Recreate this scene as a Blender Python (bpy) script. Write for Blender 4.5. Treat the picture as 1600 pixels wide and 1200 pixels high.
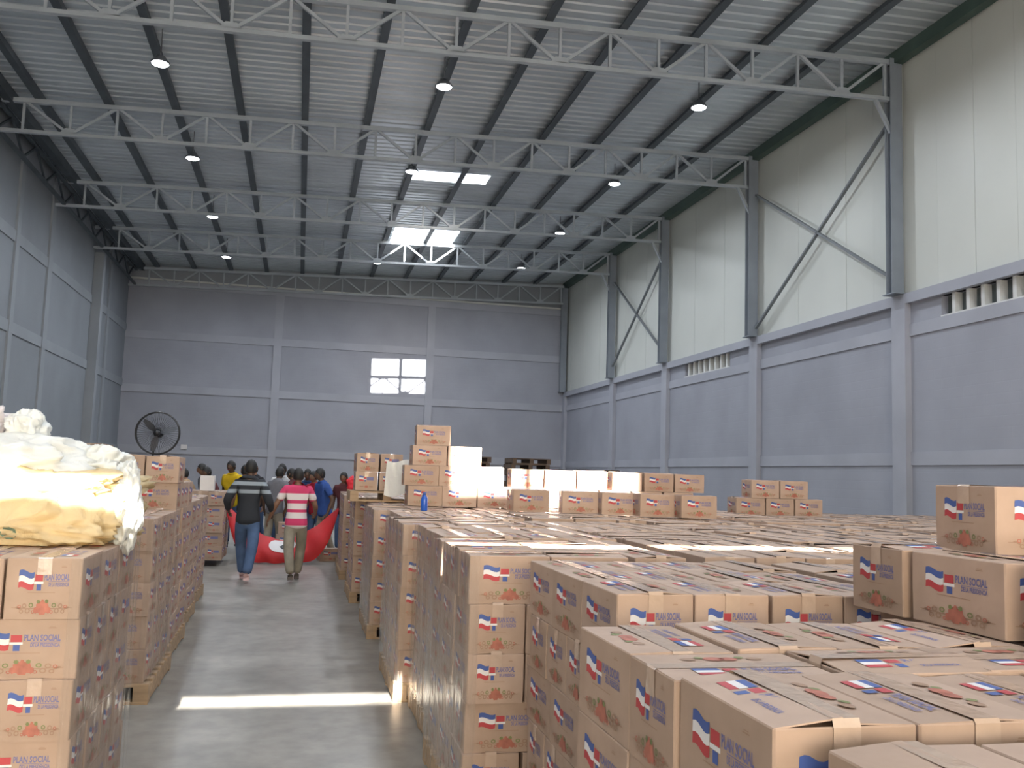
import bpy, bmesh, math, random
from mathutils import Vector, Matrix, noise
random.seed(7)
for o in list(bpy.data.objects): bpy.data.objects.remove(o, do_unlink=True)
S = bpy.context.scene
COL = S.collection

# ------------------------------------------------------------------ camera
F_PX, YAW, PITCH, ROLL = 1437.66, 0.223425, 0.099682, 0.032097
EYE = Vector((0, 0, 1.66))
fw = Vector((math.sin(YAW)*math.cos(PITCH), math.cos(YAW)*math.cos(PITCH), math.sin(PITCH)))
r0 = Vector((math.cos(YAW), -math.sin(YAW), 0)); u0 = r0.cross(fw)
RV = math.cos(ROLL)*r0 + math.sin(ROLL)*u0
UV = -math.sin(ROLL)*r0 + math.cos(ROLL)*u0
cam = bpy.data.cameras.new('camera'); cam.sensor_width = 36; cam.lens = F_PX/1600*36
cam.clip_start = 0.05; cam.clip_end = 500
camo = bpy.data.objects.new('camera', cam); COL.objects.link(camo)
camo.matrix_world = Matrix(((RV.x, UV.x, -fw.x, EYE.x), (RV.y, UV.y, -fw.y, EYE.y), (RV.z, UV.z, -fw.z, EYE.z), (0, 0, 0, 1)))
S.camera = camo
def proj(p):
    d = Vector(p) - EYE; z = d.dot(fw)
    if z < 0.05: return None
    return (800 + F_PX*d.dot(RV)/z, 600 - F_PX*d.dot(UV)/z, z)

# ------------------------------------------------------------------ light
TAN_E = 0.63                      # sun elevation, shining along +Y from behind the camera
ELEV = math.atan(TAN_E)
world = bpy.data.worlds.new('sky'); S.world = world; world.use_nodes = True
nt = world.node_tree; nt.nodes.clear()
sky = nt.nodes.new('ShaderNodeTexSky'); sky.sky_type = 'NISHITA'; sky.sun_disc = False
sky.sun_elevation = ELEV; sky.sun_rotation = math.pi; sky.air_density = 1.0; sky.dust_density = 3.0
bg = nt.nodes.new('ShaderNodeBackground'); bg.inputs['Strength'].default_value = 0.72
wo = nt.nodes.new('ShaderNodeOutputWorld')
nt.links.new(sky.outputs[0], bg.inputs[0]); nt.links.new(bg.outputs[0], wo.inputs[0])
sl = bpy.data.lights.new('sun', 'SUN'); sl.energy = 100; sl.angle = math.radians(0.6); sl.color = (1, 0.95, 0.86)
sun = bpy.data.objects.new('sun', sl); COL.objects.link(sun)
sun.rotation_euler = Vector((0, math.cos(ELEV), -math.sin(ELEV))).to_track_quat('-Z', 'Y').to_euler()
LAMP_W = 160.0                    # each high-bay lamp
XL, XR, YF, YB = -7.51, 12.0, -5.0, 41.48
DOOR = (-5.0, 7.5, 6.0)           # loading door in the front wall behind the camera: x0, x1, height
def portal(name, loc, rot, sx, sy):
    l = bpy.data.lights.new(name, 'AREA'); l.shape = 'RECTANGLE'; l.size = sx; l.size_y = sy; l.cycles.is_portal = True
    o = bpy.data.objects.new(name, l); COL.objects.link(o); o.location = loc; o.rotation_euler = rot
portal('door_portal', ((DOOR[0]+DOOR[1])/2, YF-0.12, DOOR[2]/2), (math.radians(90), 0, 0), DOOR[1]-DOOR[0], DOOR[2])
S.view_settings.view_transform = 'Standard'; S.view_settings.look = 'None'
S.view_settings.exposure = -0.16; S.view_settings.gamma = 1.0; S.view_settings.use_curve_mapping = False

# ------------------------------------------------------------------ materials
def newmat(name):
    m = bpy.data.materials.new(name); m.use_nodes = True
    nt = m.node_tree; b = nt.nodes['Principled BSDF']
    return m, nt, b
def mat(name, col, rough=0.6, metal=0.0, var=0.12, scale=4.0, bump=0.0, bscale=60.0, spec=0.5, stretch=None, alt=None):
    m, nt, b = newmat(name)
    b.inputs['Roughness'].default_value = rough; b.inputs['Metallic'].default_value = metal
    b.inputs['Specular IOR Level'].default_value = spec
    tc = nt.nodes.new('ShaderNodeTexCoord'); mp = nt.nodes.new('ShaderNodeMapping')
    nt.links.new(tc.outputs['Object'], mp.inputs[0])
    if stretch: mp.inputs['Scale'].default_value = stretch
    n = nt.nodes.new('ShaderNodeTexNoise'); n.inputs['Scale'].default_value = scale; n.inputs['Detail'].default_value = 5
    nt.links.new(mp.outputs[0], n.inputs['Vector'])
    rp = nt.nodes.new('ShaderNodeValToRGB')
    c2 = alt if alt else tuple(min(1, c*(1+var)) for c in col)
    c1 = tuple(c*(1-var) for c in col)
    rp.color_ramp.elements[0].position = 0.3; rp.color_ramp.elements[1].position = 0.7
    rp.color_ramp.elements[0].color = (*c1, 1); rp.color_ramp.elements[1].color = (*c2, 1)
    nt.links.new(n.outputs['Fac'], rp.inputs[0]); nt.links.new(rp.outputs[0], b.inputs['Base Color'])
    if bump:
        n2 = nt.nodes.new('ShaderNodeTexNoise'); n2.inputs['Scale'].default_value = bscale; n2.inputs['Detail'].default_value = 3
        nt.links.new(mp.outputs[0], n2.inputs['Vector'])
        bp = nt.nodes.new('ShaderNodeBump'); bp.inputs['Strength'].default_value = bump; bp.inputs['Distance'].default_value = 0.02
        nt.links.new(n2.outputs['Fac'], bp.inputs['Height']); nt.links.new(bp.outputs[0], b.inputs['Normal'])
    return m
M = {}
# painted block wall: courses show as faint relief
def block_mat(name, col):
    m, nt, b = newmat(name); b.inputs['Roughness'].default_value = 0.75
    tc = nt.nodes.new('ShaderNodeTexCoord'); sp = nt.nodes.new('ShaderNodeSeparateXYZ'); nt.links.new(tc.outputs['Object'], sp.inputs[0])
    ad = nt.nodes.new('ShaderNodeMath'); ad.operation = 'ADD'; nt.links.new(sp.outputs[0], ad.inputs[0]); nt.links.new(sp.outputs[1], ad.inputs[1])
    cb = nt.nodes.new('ShaderNodeCombineXYZ'); nt.links.new(ad.outputs[0], cb.inputs[0]); nt.links.new(sp.outputs[2], cb.inputs[1])
    br = nt.nodes.new('ShaderNodeTexBrick'); br.inputs['Scale'].default_value = 1.0; br.inputs['Mortar Size'].default_value = 0.012
    br.inputs['Brick Width'].default_value = 0.4; br.inputs['Row Height'].default_value = 0.2
    br.inputs['Color1'].default_value = (1, 1, 1, 1); br.inputs['Color2'].default_value = (0.9, 0.9, 0.9, 1); br.inputs['Mortar'].default_value = (0.5, 0.5, 0.5, 1)
    nt.links.new(cb.outputs[0], br.inputs['Vector'])
    n = nt.nodes.new('ShaderNodeTexNoise'); n.inputs['Scale'].default_value = 0.6; n.inputs['Detail'].default_value = 6
    nt.links.new(tc.outputs['Object'], n.inputs['Vector'])
    rp = nt.nodes.new('ShaderNodeValToRGB'); rp.color_ramp.elements[0].position = 0.3; rp.color_ramp.elements[1].position = 0.75
    rp.color_ramp.elements[0].color = (*[c*0.9 for c in col], 1); rp.color_ramp.elements[1].color = (*[c*1.08 for c in col], 1)
    nt.links.new(n.outputs['Fac'], rp.inputs[0]); nt.links.new(rp.outputs[0], b.inputs['Base Color'])
    bp = nt.nodes.new('ShaderNodeBump'); bp.inputs['Strength'].default_value = 0.35; bp.inputs['Distance'].default_value = 0.006
    nt.links.new(br.outputs['Color'], bp.inputs['Height']); nt.links.new(bp.outputs[0], b.inputs['Normal'])
    return m
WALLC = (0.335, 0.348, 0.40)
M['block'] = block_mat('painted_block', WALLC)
M['block_left'] = block_mat('painted_block_shaded', (0.25, 0.27, 0.295))  # same wall paint, with the left side's shade put into the colour
M['concrete_left'] = mat('painted_concrete_shaded', (0.275, 0.295, 0.32), 0.7, var=0.08, scale=0.8, bump=0.1)  # concrete paint darkened to carry the left wall's shade
M['concrete_paint'] = mat('painted_concrete', (0.37, 0.383, 0.435), 0.7, var=0.08, scale=0.8, bump=0.1)
M['cladding'] = mat('white_cladding', (0.60, 0.62, 0.58), 0.45, var=0.04, scale=0.5)
M['roof'] = mat('galvanised_sheet', (0.52, 0.57, 0.61), 0.36, 0.5, var=0.12, scale=0.5)
M['purlin'] = mat('dark_steel', (0.07, 0.085, 0.10), 0.5, 0.2, var=0.2, scale=1.5)
M['purlin_green'] = mat('dark_green_steel', (0.06, 0.10, 0.085), 0.5, 0.2, var=0.2, scale=1.5)
M['steel'] = mat('grey_painted_steel', (0.40, 0.44, 0.48), 0.45, 0.1, var=0.08, scale=2)
M['steel_col'] = mat('grey_column_paint', (0.24, 0.27, 0.31), 0.45, 0.1, var=0.08, scale=2)
M['brace'] = mat('brace_paint', (0.17, 0.185, 0.20), 0.5, 0.1, var=0.08, scale=2)
M['vent_dark'] = mat('vent_backing', (0.10, 0.12, 0.12), 0.8)
M['white_conc'] = mat('white_concrete', (0.62, 0.63, 0.62), 0.7, var=0.08)
M['ground'] = mat('yard_concrete', (0.30, 0.28, 0.26), 0.85, var=0.15, scale=0.4)
# floor
def floor_mat():
    m, nt, b = newmat('worn_concrete_floor')
    tc = nt.nodes.new('ShaderNodeTexCoord')
    n1 = nt.nodes.new('ShaderNodeTexNoise'); n1.inputs['Scale'].default_value = 1.1; n1.inputs['Detail'].default_value = 8; n1.inputs['Roughness'].default_value = 0.65
    n2 = nt.nodes.new('ShaderNodeTexNoise'); n2.inputs['Scale'].default_value = 7; n2.inputs['Detail'].default_value = 6
    nt.links.new(tc.outputs['Object'], n1.inputs['Vector']); nt.links.new(tc.outputs['Object'], n2.inputs['Vector'])
    rp = nt.nodes.new('ShaderNodeValToRGB'); e = rp.color_ramp.elements
    e[0].position = 0.32; e[0].color = (0.185, 0.172, 0.15, 1); e[1].position = 0.66; e[1].color = (0.33, 0.31, 0.275, 1)
    nt.links.new(n1.outputs['Fac'], rp.inputs[0])
    rp2 = nt.nodes.new('ShaderNodeValToRGB'); e = rp2.color_ramp.elements
    e[0].position = 0.35; e[0].color = (0.82, 0.82, 0.82, 1); e[1].position = 0.6; e[1].color = (1, 1, 1, 1)
    nt.links.new(n2.outputs['Fac'], rp2.inputs[0])
    mx = nt.nodes.new('ShaderNodeMix'); mx.data_type = 'RGBA'; mx.blend_type = 'MULTIPLY'; mx.inputs[0].default_value = 1
    nt.links.new(rp.outputs[0], mx.inputs[6]); nt.links.new(rp2.outputs[0], mx.inputs[7]); nt.links.new(mx.outputs[2], b.inputs['Base Color'])
    rr = nt.nodes.new('ShaderNodeMapRange'); rr.inputs[3].default_value = 0.28; rr.inputs[4].default_value = 0.5
    nt.links.new(n1.outputs['Fac'], rr.inputs[0]); nt.links.new(rr.outputs[0], b.inputs['Roughness'])
    bp = nt.nodes.new('ShaderNodeBump'); bp.inputs['Strength'].default_value = 0.08; bp.inputs['Distance'].default_value = 0.01
    nt.links.new(n2.outputs['Fac'], bp.inputs['Height']); nt.links.new(bp.outputs[0], b.inputs['Normal'])
    return m
M['floor'] = floor_mat()
# cardboard with a tone of its own for every carton
def card_mat(name, base):
    m, nt, b = newmat(name); b.inputs['Roughness'].default_value = 0.62; b.inputs['Specular IOR Level'].default_value = 0.35
    oi = nt.nodes.new('ShaderNodeObjectInfo'); ge = nt.nodes.new('ShaderNodeNewGeometry')
    ad = nt.nodes.new('ShaderNodeMath'); ad.operation = 'ADD'; nt.links.new(oi.outputs['Random'], ad.inputs[0]); nt.links.new(ge.outputs['Random Per Island'], ad.inputs[1])
    fr = nt.nodes.new('ShaderNodeMath'); fr.operation = 'FRACT'; nt.links.new(ad.outputs[0], fr.inputs[0])
    rp = nt.nodes.new('ShaderNodeValToRGB'); e = rp.color_ramp.elements
    e[0].color = (base[0]*0.88, base[1]*0.86, base[2]*0.84, 1); e[1].color = (base[0]*1.08, base[1]*1.08, base[2]*1.1, 1)
    nt.links.new(fr.outputs[0], rp.inputs[0])
    tc = nt.nodes.new('ShaderNodeTexCoord'); n = nt.nodes.new('ShaderNodeTexNoise'); n.inputs['Scale'].default_value = 9; n.inputs['Detail'].default_value = 6
    nt.links.new(tc.outputs['Object'], n.inputs['Vector'])
    rp2 = nt.nodes.new('ShaderNodeValToRGB'); e = rp2.color_ramp.elements
    e[0].position = 0.3; e[0].color = (0.88, 0.87, 0.86, 1); e[1].position = 0.7; e[1].color = (1, 1, 1, 1)
    nt.links.new(n.outputs['Fac'], rp2.inputs[0])
    mx = nt.nodes.new('ShaderNodeMix'); mx.data_type = 'RGBA'; mx.blend_type = 'MULTIPLY'; mx.inputs[0].default_value = 1
    nt.links.new(rp.outputs[0], mx.inputs[6]); nt.links.new(rp2.outputs[0], mx.inputs[7]); nt.links.new(mx.outputs[2], b.inputs['Base Color'])
    bp = nt.nodes.new('ShaderNodeBump'); bp.inputs['Strength'].default_value = 0.25; bp.inputs['Distance'].default_value = 0.01
    nt.links.new(n.outputs['Fac'], bp.inputs['Height']); nt.links.new(bp.outputs[0], b.inputs['Normal'])
    return m
CARD = (0.43, 0.315, 0.245)
M['card'] = card_mat('corrugated_cardboard', CARD)
M['card_in'] = mat('cardboard_inside', (0.36, 0.24, 0.16), 0.8, var=0.1)
M['tape'] = mat('packing_tape', (0.47, 0.355, 0.28), 0.16, var=0.05, scale=20, bump=0.15, bscale=25)
M['blue'] = mat('print_blue', (0.05, 0.095, 0.30), 0.55, var=0.1)
M['red'] = mat('print_red', (0.42, 0.045, 0.055), 0.55, var=0.1)
M['white'] = mat('print_white', (0.68, 0.66, 0.66), 0.55, var=0.05)
M['text'] = mat('print_violet_blue', (0.14, 0.14, 0.29), 0.55, var=0.1)
M['faint'] = mat('print_brown', (0.30, 0.19, 0.13), 0.6, var=0.1)
M['pink'] = mat('print_dull_red', (0.38, 0.13, 0.09), 0.6, var=0.2, scale=30)
M['green'] = mat('print_green', (0.17, 0.19, 0.075), 0.6, var=0.2)
M['sackgreen'] = mat('sack_green_print', (0.16, 0.26, 0.20), 0.6)
M['wood'] = mat('pallet_wood', (0.36, 0.25, 0.155), 0.75, var=0.25, scale=3, stretch=(1, 8, 8), bump=0.2, bscale=30)
M['darkwood'] = mat('dark_pallet_wood', (0.10, 0.065, 0.045), 0.8, var=0.3, scale=3)
M['black'] = mat('black_plastic', (0.02, 0.022, 0.026), 0.4)
M['lamp_body'] = mat('lamp_housing', (0.16, 0.17, 0.19), 0.4, 0.5)
M['bottle'] = mat('blue_plastic', (0.02, 0.10, 0.50), 0.25)
M['banner'] = mat('red_fabric', (0.50, 0.012, 0.016), 0.6, var=0.15, scale=3)
M['redcloth'] = mat('bright_red_cloth', (0.75, 0.03, 0.05), 0.7)
def emit(name, col, s):
    m = bpy.data.materials.new(name); m.use_nodes = True; nt = m.node_tree; nt.nodes.clear()
    e = nt.nodes.new('ShaderNodeEmission'); e.inputs[0].default_value = (*col, 1); e.inputs[1].default_value = s
    o = nt.nodes.new('ShaderNodeOutputMaterial'); nt.links.new(e.outputs[0], o.inputs[0]); return m
M['led'] = emit('led_lens', (0.92, 0.95, 1.0), 14)
def pane_mat():
    m = bpy.data.materials.new('translucent_sheet'); m.use_nodes = True; nt = m.node_tree; nt.nodes.clear()
    t = nt.nodes.new('ShaderNodeBsdfTransparent'); t.inputs[0].default_value = (0.95, 0.97, 1, 1)
    d = nt.nodes.new('ShaderNodeBsdfTranslucent'); d.inputs[0].default_value = (0.85, 0.9, 0.95, 1)
    mx = nt.nodes.new('ShaderNodeMixShader'); mx.inputs[0].default_value = 0.35
    o = nt.nodes.new('ShaderNodeOutputMaterial')
    nt.links.new(t.outputs[0], mx.inputs[1]); nt.links.new(d.outputs[0], mx.inputs[2]); nt.links.new(mx.outputs[0], o.inputs[0]); return m
M['pane'] = pane_mat()
def film_mat():
    m = bpy.data.materials.new('stretch_film'); m.use_nodes = True; nt = m.node_tree; nt.nodes.clear()
    t = nt.nodes.new('ShaderNodeBsdfTransparent'); t.inputs[0].default_value = (0.97, 0.97, 0.97, 1)
    g = nt.nodes.new('ShaderNodeBsdfGlossy'); g.inputs['Roughness'].default_value = 0.16; g.inputs[0].default_value = (1, 0.98, 0.95, 1)
    d = nt.nodes.new('ShaderNodeBsdfDiffuse'); d.inputs[0].default_value = (0.8, 0.76, 0.72, 1)
    tc = nt.nodes.new('ShaderNodeTexCoord'); mp = nt.nodes.new('ShaderNodeMapping'); mp.inputs['Scale'].default_value = (14, 14, 1.6)
    n = nt.nodes.new('ShaderNodeTexNoise'); n.inputs['Scale'].default_value = 1.6; n.inputs['Detail'].default_value = 4
    nt.links.new(tc.outputs['Object'], mp.inputs[0]); nt.links.new(mp.outputs[0], n.inputs['Vector'])
    bp = nt.nodes.new('ShaderNodeBump'); bp.inputs['Strength'].default_value = 0.9; bp.inputs['Distance'].default_value = 0.03
    nt.links.new(n.outputs['Fac'], bp.inputs['Height']); nt.links.new(bp.outputs[0], g.inputs['Normal'])
    m1 = nt.nodes.new('ShaderNodeMixShader'); m1.inputs[0].default_value = 0.06
    nt.links.new(t.outputs[0], m1.inputs[1]); nt.links.new(d.outputs[0], m1.inputs[2])
    fr = nt.nodes.new('ShaderNodeFresnel'); fr.inputs[0].default_value = 1.12; nt.links.new(bp.outputs[0], fr.inputs[1])
    m2 = nt.nodes.new('ShaderNodeMixShader'); fm = nt.nodes.new('ShaderNodeMath'); fm.operation = 'MULTIPLY'; fm.inputs[1].default_value = 0.45; nt.links.new(fr.outputs[0], fm.inputs[0]); nt.links.new(fm.outputs[0], m2.inputs[0])
    nt.links.new(m1.outputs[0], m2.inputs[1]); nt.links.new(g.outputs[0], m2.inputs[2])
    o = nt.nodes.new('ShaderNodeOutputMaterial'); nt.links.new(m2.outputs[0], o.inputs[0]); return m
M['film'] = film_mat()
def bag_mat(name, col, trans=0.25, rough=0.35):
    m, nt, b = newmat(name); b.inputs['Base Color'].default_value = (*col, 1); b.inputs['Roughness'].default_value = rough
    tr = nt.nodes.new('ShaderNodeBsdfTranslucent'); tr.inputs[0].default_value = (*col, 1)
    mx = nt.nodes.new('ShaderNodeMixShader'); mx.inputs[0].default_value = trans
    o = nt.nodes['Material Output']
    tc = nt.nodes.new('ShaderNodeTexCoord'); n = nt.nodes.new('ShaderNodeTexNoise'); n.inputs['Scale'].default_value = 9; n.inputs['Detail'].default_value = 5; n.inputs['Distortion'].default_value = 1.2
    nt.links.new(tc.outputs['Object'], n.inputs['Vector'])
    bp = nt.nodes.new('ShaderNodeBump'); bp.inputs['Strength'].default_value = 0.5; bp.inputs['Distance'].default_value = 0.03
    nt.links.new(n.outputs['Fac'], bp.inputs['Height']); nt.links.new(bp.outputs[0], b.inputs['Normal'])
    nt.links.new(b.outputs[0], mx.inputs[1]); nt.links.new(tr.outputs[0], mx.inputs[2]); nt.links.new(mx.outputs[0], o.inputs[0]); return m
M['bag_yellow'] = bag_mat('woven_sack', (0.74, 0.60, 0.36), 0.3, 0.5)
M['bag_white'] = bag_mat('white_plastic_bag', (0.82, 0.84, 0.82), 0.25, 0.3)
M['bag_pink'] = bag_mat('pale_plastic_bag', (0.78, 0.72, 0.72), 0.3, 0.3)

# ------------------------------------------------------------------ helpers
class MB:
    def __init__(s): s.v = []; s.f = []; s.m = []
    def add(s, vs, fs, mi=0):
        b = len(s.v); s.v += [tuple(v) for v in vs]; s.f += [tuple(b+i for i in f) for f in fs]; s.m += [mi]*len(fs); return s
    def box(s, x0, x1, y0, y1, z0, z1, mi=0):
        return s.add([(x0,y0,z0),(x1,y0,z0),(x1,y1,z0),(x0,y1,z0),(x0,y0,z1),(x1,y0,z1),(x1,y1,z1),(x0,y1,z1)],
              [(0,3,2,1),(4,5,6,7),(0,1,5,4),(1,2,6,5),(2,3,7,6),(3,0,4,7)], mi)
    def bar(s, p, q, w, h, up=(0,0,1), mi=0):
        p, q = Vector(p), Vector(q); d = (q-p).normalized(); up = Vector(up)
        if abs(d.dot(up)) > 0.98: up = Vector((0,1,0))
        a = d.cross(up).normalized(); b = a.cross(d)
        vs = [c + a*sx*w/2 + b*sy*h/2 for c in (p, q) for sx, sy in ((-1,-1),(1,-1),(1,1),(-1,1))]
        return s.add(vs, [(0,1,2,3),(7,6,5,4),(0,4,5,1),(1,5,6,2),(2,6,7,3),(3,7,4,0)], mi)
    def tube(s, pts, r, n=8, mi=0, closed=False):
        pts = [Vector(p) for p in pts]; k = len(pts); rs = r if isinstance(r, (list, tuple)) else [r]*k
        vs = []
        for i, p in enumerate(pts):
            if closed: d = (pts[(i+1) % k]-pts[i-1]).normalized()
            else: d = (pts[min(i+1, k-1)]-pts[max(i-1, 0)]).normalized()
            up = Vector((0,0,1)) if abs(d.z) < 0.9 else Vector((0,1,0))
            a = d.cross(up).normalized(); b = a.cross(d)
            vs += [p + (a*math.cos(2*math.pi*j/n) + b*math.sin(2*math.pi*j/n))*rs[i] for j in range(n)]
        fs = []
        for i in range(k if closed else k-1):
            i2 = (i+1) % k
            fs += [(i*n+j, i*n+(j+1) % n, i2*n+(j+1) % n, i2*n+j) for j in range(n)]
        if not closed: fs += [tuple(range(n-1, -1, -1)), tuple((k-1)*n+j for j in range(n))]
        return s.add(vs, fs, mi)
    def lathe(s, prof, c=(0,0,0), n=20, mi=0):
        vs = [(c[0]+r*math.cos(2*math.pi*j/n), c[1]+r*math.sin(2*math.pi*j/n), c[2]+z) for r, z in prof for j in range(n)]
        fs = [(i*n+j, i*n+(j+1) % n, (i+1)*n+(j+1) % n, (i+1)*n+j) for i in range(len(prof)-1) for j in range(n)]
        fs += [tuple(range(n-1, -1, -1)), tuple((len(prof)-1)*n+j for j in range(n))]
        return s.add(vs, fs, mi)
    def mesh(s, name, mats, smooth=False):
        me = bpy.data.meshes.new(name); me.from_pydata(s.v, [], s.f)
        for m in (mats if isinstance(mats, (list, tuple)) else [mats]): me.materials.append(m)
        me.polygons.foreach_set('material_index', s.m)
        if smooth: me.polygons.foreach_set('use_smooth', [True]*len(s.f))
        me.update(); return me
    def build(s, name, mats, parent=None, smooth=False, loc=None):
        o = bpy.data.objects.new(name, s.mesh(name, mats, smooth)); COL.objects.link(o)
        if parent: o.parent = parent
        if loc: o.location = loc
        return o
def tag(o, label, cat, group=None, kind=None):
    o['label'] = label; o['category'] = cat
    if group: o['group'] = group
    if kind: o['kind'] = kind
    return o
def struct(o, label=None):
    o['kind'] = 'structure'
    if label: o['label'] = label
    return o
def empty(name, loc, rz=0):
    o = bpy.data.objects.new(name, None); COL.objects.link(o); o.location = loc; o.rotation_euler = (0, 0, rz); o.empty_display_size = 0.2; return o
ORD = ['zeroth','first','second','third','fourth','fifth','sixth','seventh','eighth','ninth','tenth','eleventh','twelfth','thirteenth']

# ------------------------------------------------------------------ structure
struct(MB().box(XL-0.2, XR+0.2, YF, YB+0.2, -0.2, 0).build('floor', M['floor']), 'worn grey concrete warehouse floor')
struct(MB().box(-45, 50, -60, YF, -0.25, -0.02).build('ground', M['ground']), 'sunlit concrete yard outside the loading door')
def ztop(x): return 10.27+0.034*x        # truss top chord
def zroof(x): return ztop(x)+0.17        # underside of the roof sheet
BAYS = [4.0, 10.25, 16.5, 22.75, 29.05, 34.45, 41.2]
HOLES = [(2.75, 5.15, 26.3, 27.3), (2.95, 5.35, 33.0, 35.3), (1.75, 4.1, -3.95, -2.75)]
def roof():
    ys = []; y = YF
    while y < YB+0.3:
        ys += [(y, 0), (y+0.19, 0), (y+0.215, 0.035), (y+0.275, 0.035)]; y += 0.3
    extra = sorted({h[2] for h in HOLES} | {h[3] for h in HOLES})
    xs = sorted({XL-0.2, XR+0.2} | {h[0] for h in HOLES} | {h[1] for h in HOLES})
    mb = MB(); n = len(xs)
    vs = [(x, yy, zroof(x)+dz) for yy, dz in ys for x in xs]; fs = []
    for i in range(len(ys)-1):
        ym = (ys[i][0]+ys[i+1][0])/2
        for j in range(n-1):
            xm = (xs[j]+xs[j+1])/2
            if any(h[0] < xm < h[1] and h[2] < ym < h[3] for h in HOLES): continue
            fs.append((i*n+j, (i+1)*n+j, (i+1)*n+j+1, i*n+j+1))
    return mb.add(vs, fs)
struct(roof().build('ceiling', M['roof']), 'ribbed galvanised sheet roof sloping up to the right')
for k, h in enumerate(HOLES[:2]):
    mb = MB(); x0, x1, y0, y1 = h
    mb.add([(x0-.05, y0-.1, zroof(x0)+.06), (x1+.05, y0-.1, zroof(x1)+.06), (x1+.05, y1+.1, zroof(x1)+.06), (x0-.05, y1+.1, zroof(x0)+.06)], [(0,1,2,3)])
    struct(mb.build('window_%d' % (k+1), M['pane']), ['translucent skylight sheet glowing over the middle bay', 'translucent skylight sheet near the far truss'][k])
# left wall
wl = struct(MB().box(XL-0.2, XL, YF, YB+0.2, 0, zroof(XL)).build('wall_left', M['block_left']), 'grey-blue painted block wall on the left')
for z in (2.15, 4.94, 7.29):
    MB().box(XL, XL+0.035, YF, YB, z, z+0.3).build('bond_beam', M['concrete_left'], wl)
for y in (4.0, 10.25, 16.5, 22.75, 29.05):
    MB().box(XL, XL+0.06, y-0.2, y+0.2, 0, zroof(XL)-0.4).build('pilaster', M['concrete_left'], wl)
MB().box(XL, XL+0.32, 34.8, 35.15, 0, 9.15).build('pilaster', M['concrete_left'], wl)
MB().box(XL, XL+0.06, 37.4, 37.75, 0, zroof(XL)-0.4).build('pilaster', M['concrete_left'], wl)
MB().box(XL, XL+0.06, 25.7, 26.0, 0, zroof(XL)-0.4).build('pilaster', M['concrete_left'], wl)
# back wall
wb = struct(MB().box(XL, XR+0.2, YB, YB+0.2, 0, 9.55).build('wall_back', M['block']), 'grey-blue painted block wall at the far end')
for z in (2.15, 4.72, 7.02):
    MB().box(XL, XR, YB-0.05, YB, z, z+0.32).build('bond_beam', M['concrete_paint'], wb)
MB().box(XL, XR, YB-0.05, YB, 9.25, 9.55).build('bond_beam', M['concrete_paint'], wb)
for x in (-1.2, 5.55):
    MB().box(x-0.17, x+0.17, YB-0.07, YB, 0, 9.25).build('pilaster', M['concrete_paint'], wb)
MB().add([(XL, YB+.1, 9.5), (XR+.2, YB+.1, 9.5), (XR+.2, YB+.1, zroof(XR)+.05), (XL, YB+.1, zroof(XL)+.05)], [(0,1,2,3)]).build('gable_cladding', M['concrete_left'], wb)
MB().box(XL, XR, YB-0.06, YB+0.05, 9.56, 9.64).build('flashing', M['cladding'], wb)
# right wall: blocks below, cladding above
wr = MB(); VENTS = [(12.1, 15.35), (24.4, 27.6)]
wr.box(XR, XR+0.2, YF, YB+0.2, 0, 5.02)
yy = YF
for a, b in VENTS + [(YB+0.2, None)]:
    wr.box(XR, XR+0.2, yy, a, 5.02, 5.6); yy = b
for a, b in VENTS: wr.box(XR, XR+0.2, a, b, 5.42, 5.6)
wr = struct(wr.build('wall_right', M['block']), 'grey-blue painted block wall with white cladding above, on the right')
for a, b in VENTS:
    MB().box(XR+0.15, XR+0.2, a, b, 5.02, 5.42).build('vent_backing', M['vent_dark'], wr)
    y = a+0.2
    while y < b-0.05:
        MB().box(XR-0.01, XR+0.15, y-0.045, y+0.045, 5.02, 5.42).build('vent_post', M['white_conc'], wr); y += 0.385
    MB().box(XR-0.02, XR+0.15, a, b, 4.98, 5.03).build('vent_sill', M['white_conc'], wr)
MB().box(XR-0.13, XR+0.1, YF, YB, 5.42, 5.63).build('ring_beam', M['concrete_paint'], wr)
MB().box(XR-0.035, XR, YF, YB, 4.75, 5.0).build('bond_beam', M['concrete_paint'], wr)
MB().box(XR-0.03, XR, YF, YB, 2.13, 2.4).build('bond_beam', M['concrete_paint'], wr)
CY = [4.0, 10.25, 16.5, 22.75, 29.05, 34.45, 41.3]
for y in CY: MB().box(XR-0.14, XR, y-0.22, y+0.22, 0, 5.42).build('pilaster', M['concrete_paint'], wr)
edges = [YF]+CY[:-1]+[YB+0.2]
for a, b in zip(edges[:-1], edges[1:]):
    n = max(2, round((b-a)/1.05)); w = (b-a)/n
    for i in range(n):
        MB().box(XR+0.02+0.004*(i % 2), XR+0.08, a+i*w+0.004, a+(i+1)*w-0.004, 5.6, zroof(XR)).build('cladding_panel', M['cladding'], wr)
# front wall behind the camera, with the loading door and a narrow gap above it
zs = TAN_E*(7.03-YF)
wf = MB()
wf.box(XL, DOOR[0], YF-0.2, YF, 0, 7.0).box(DOOR[1], XR, YF-0.2, YF, 0, 7.0).box(DOOR[0], DOOR[1], YF-0.2, YF, DOOR[2], 7.0)
wf.box(XL, XR, YF-0.05, YF, 7.0, zs-0.075).box(XL, XR, YF-0.05, YF, zs+0.075, zroof(XL)-0.05)
wf.box(XL, -4.2, YF-0.05, YF, zs-0.075, zs+0.075).box(6.5, XR, YF-0.05, YF, zs-0.075, zs+0.075)
wf.add([(XL, YF, zroof(XL)-.05), (XR, YF, zroof(XL)-.05), (XR, YF, zroof(XR)), (XL, YF, zroof(XL))], [(0,1,2,3)])
struct(wf.build('wall_front', M['cladding']), 'front wall with a wide loading door')

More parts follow.
